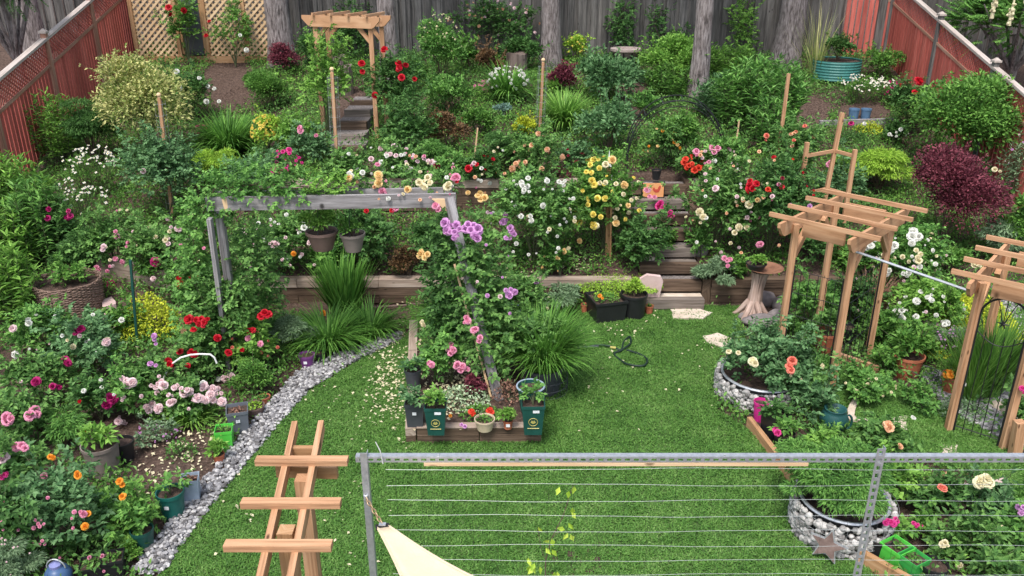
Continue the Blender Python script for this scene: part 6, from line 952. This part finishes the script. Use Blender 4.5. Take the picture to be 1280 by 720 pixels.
# ================================================================== low filler growth over the beds
def cover(n, name, label, col, zmax, L, mask, seed):
    g = np.random.default_rng(seed); X = g.uniform(-9.2, 9.2, n); Y = g.uniform(5.5, 22, n); nz = np.sin(X*2.3+seed)*np.sin(Y*1.9+seed*2)+.6*np.sin(X*5.1-Y*3.7+seed)
    ok = nz > mask; ok &= ~inpoly(X, Y, LP) & ~inpoly(X, Y, RP) & ~inpoly(X, Y, PEBP) & ~((X > STX0-.05) & (X < STX1+.05) & (Y > 11.5) & (Y < 14.3)) & ~((Y > 11.85) & (Y < 12.12) & (np.abs(X) < 5.1)) & ~((Y > 13.7) & (Y < 13.95) & (np.abs(X) < 5)) & ~inpoly(X, Y, [PLA, PLB, PLC, PLD])
    Z = gz(X, Y); dp = Y*CP-(Z-CAMH)*SP; px = 640+FPX*X/dp; py = 360-FPX*(Y*SP+(Z-CAMH)*CP)/dp
    for cx, cy, rx, ry in ((215, 575, 60, 42), (1010, 142, 26, 22), (288, 108, 36, 34), (790, 130, 20, 30), (560, 380, 44, 16), (440, 150, 26, 40), (150, 540, 40, 40), (25, 470, 30, 40), (1105, 650, 60, 30), (160, 395, 60, 14), (1265, 500, 30, 45), (95, 395, 60, 20), (1080, 145, 34, 16), (150, 470, 30, 18), (950, 395, 45, 22), (430, 390, 80, 25), (1215, 400, 50, 20), (1255, 435, 32, 22), (1110, 680, 50, 40), (955, 535, 22, 30)): ok &= ((px-cx)/rx)**2+((py-cy)/ry)**2 > 1
    P3 = np.column_stack([X, Y, Z])[ok]; n = len(P3); P3[:, 2] += g.random(n)**1.5*zmax*(.4+.6*np.clip(nz[ok], 0, 1)); m = MB(); leaves(m, P3, g.normal(size=(n, 3))+[0, 0, .3], np.array([0, 0, 1.])+.7*g.normal(size=(n, 3)), L*g.uniform(.6, 1.3, n), L*.5); return tag(m.build(name, LEAF[col]), label, 'ground cover', kind='stuff')
cover(260000, 'ground_cover', 'low mixed green growth filling the beds', 'mid', .30, .06, -.35, 1); cover(200000, 'ground_cover', 'blue green low leaves between the rose bushes', 'rose', .36, .065, -.25, 4); cover(110000, 'ground_cover', 'lighter seedlings and weeds in the beds', 'light', .3, .05, .1, 9)
# leaf and bark litter on the soil
g = np.random.default_rng(3); n = 60000; X = g.uniform(-9, 9, n); Y = g.uniform(5.5, 22, n); ok = ~inpoly(X, Y, LP) & ~inpoly(X, Y, RP) & ~inpoly(X, Y, PEBP) & ~((X > STX0-.05) & (X < STX1+.05) & (Y > 11.5) & (Y < 14.3)); P3 = np.column_stack([X, Y, gz(X, Y)+.02])[ok]; n = len(P3); m = MB(); leaves(m, P3, g.normal(size=(n, 3))*[1, 1, .3], np.array([0, 0, 1.])+.5*g.normal(size=(n, 3)), g.uniform(.02, .06, n), .014); tag(m.build('bark_mulch', leafmat('bark_chip', [(.04, .025, .018), (.12, .075, .055), (.27, .19, .14)], 0)), 'brown bark chips strewn over the soil', 'mulch', kind='stuff')
# ================================================================== CAMERA AND LIGHT
cd = bpy.data.cameras.new('camera'); cam = bpy.data.objects.new('camera', cd); COL.objects.link(cam); cd.sensor_width = 36; cd.lens = 36*FPX/1280; cd.clip_end = 200; cd.clip_start = .05; cam.location = (0, 0, CAMH); cam.rotation_euler = (R(90)-PITCH, 0, 0); scene.camera = cam
w = bpy.data.worlds.new('World'); scene.world = w; w.use_nodes = True; nt = w.node_tree; nt.nodes.clear(); out = nt.nodes.new('ShaderNodeOutputWorld'); bg = nt.nodes.new('ShaderNodeBackground'); sky = nt.nodes.new('ShaderNodeTexSky'); sky.sky_type = 'NISHITA'; sky.sun_disc = False; sky.sun_elevation = R(62); sky.sun_rotation = R(200); sky.air_density = 1.0; sky.dust_density = 3.0; sky.ozone_density = 1.0
hs = nt.nodes.new('ShaderNodeHueSaturation'); hs.inputs['Saturation'].default_value = .65; nt.links.new(sky.outputs[0], hs.inputs['Color']); nt.links.new(hs.outputs[0], bg.inputs[0]); bg.inputs[1].default_value = .13; nt.links.new(bg.outputs[0], out.inputs[0])
sd = bpy.data.lights.new('sun', 'SUN'); sd.energy = 1.5; sd.angle = R(15); sd.color = (1, .95, .88); so = bpy.data.objects.new('sun', sd); COL.objects.link(so); a_, e_ = R(200), R(62); so.rotation_euler = Vector((-math.sin(a_)*math.cos(e_), -math.cos(a_)*math.cos(e_), -math.sin(e_))).to_track_quat('-Z', 'Y').to_euler(); so.location = (0, 0, 20)
vs = scene.view_settings; vs.view_transform = 'Standard'; vs.look = 'None'; vs.exposure = 1.0; vs.gamma = 1; vs.use_curve_mapping = False
cy = scene.cycles; cy.max_bounces = 5; cy.diffuse_bounces = 3; cy.glossy_bounces = 2; cy.transmission_bounces = 3; cy.transparent_max_bounces = 4; cy.use_denoising = True
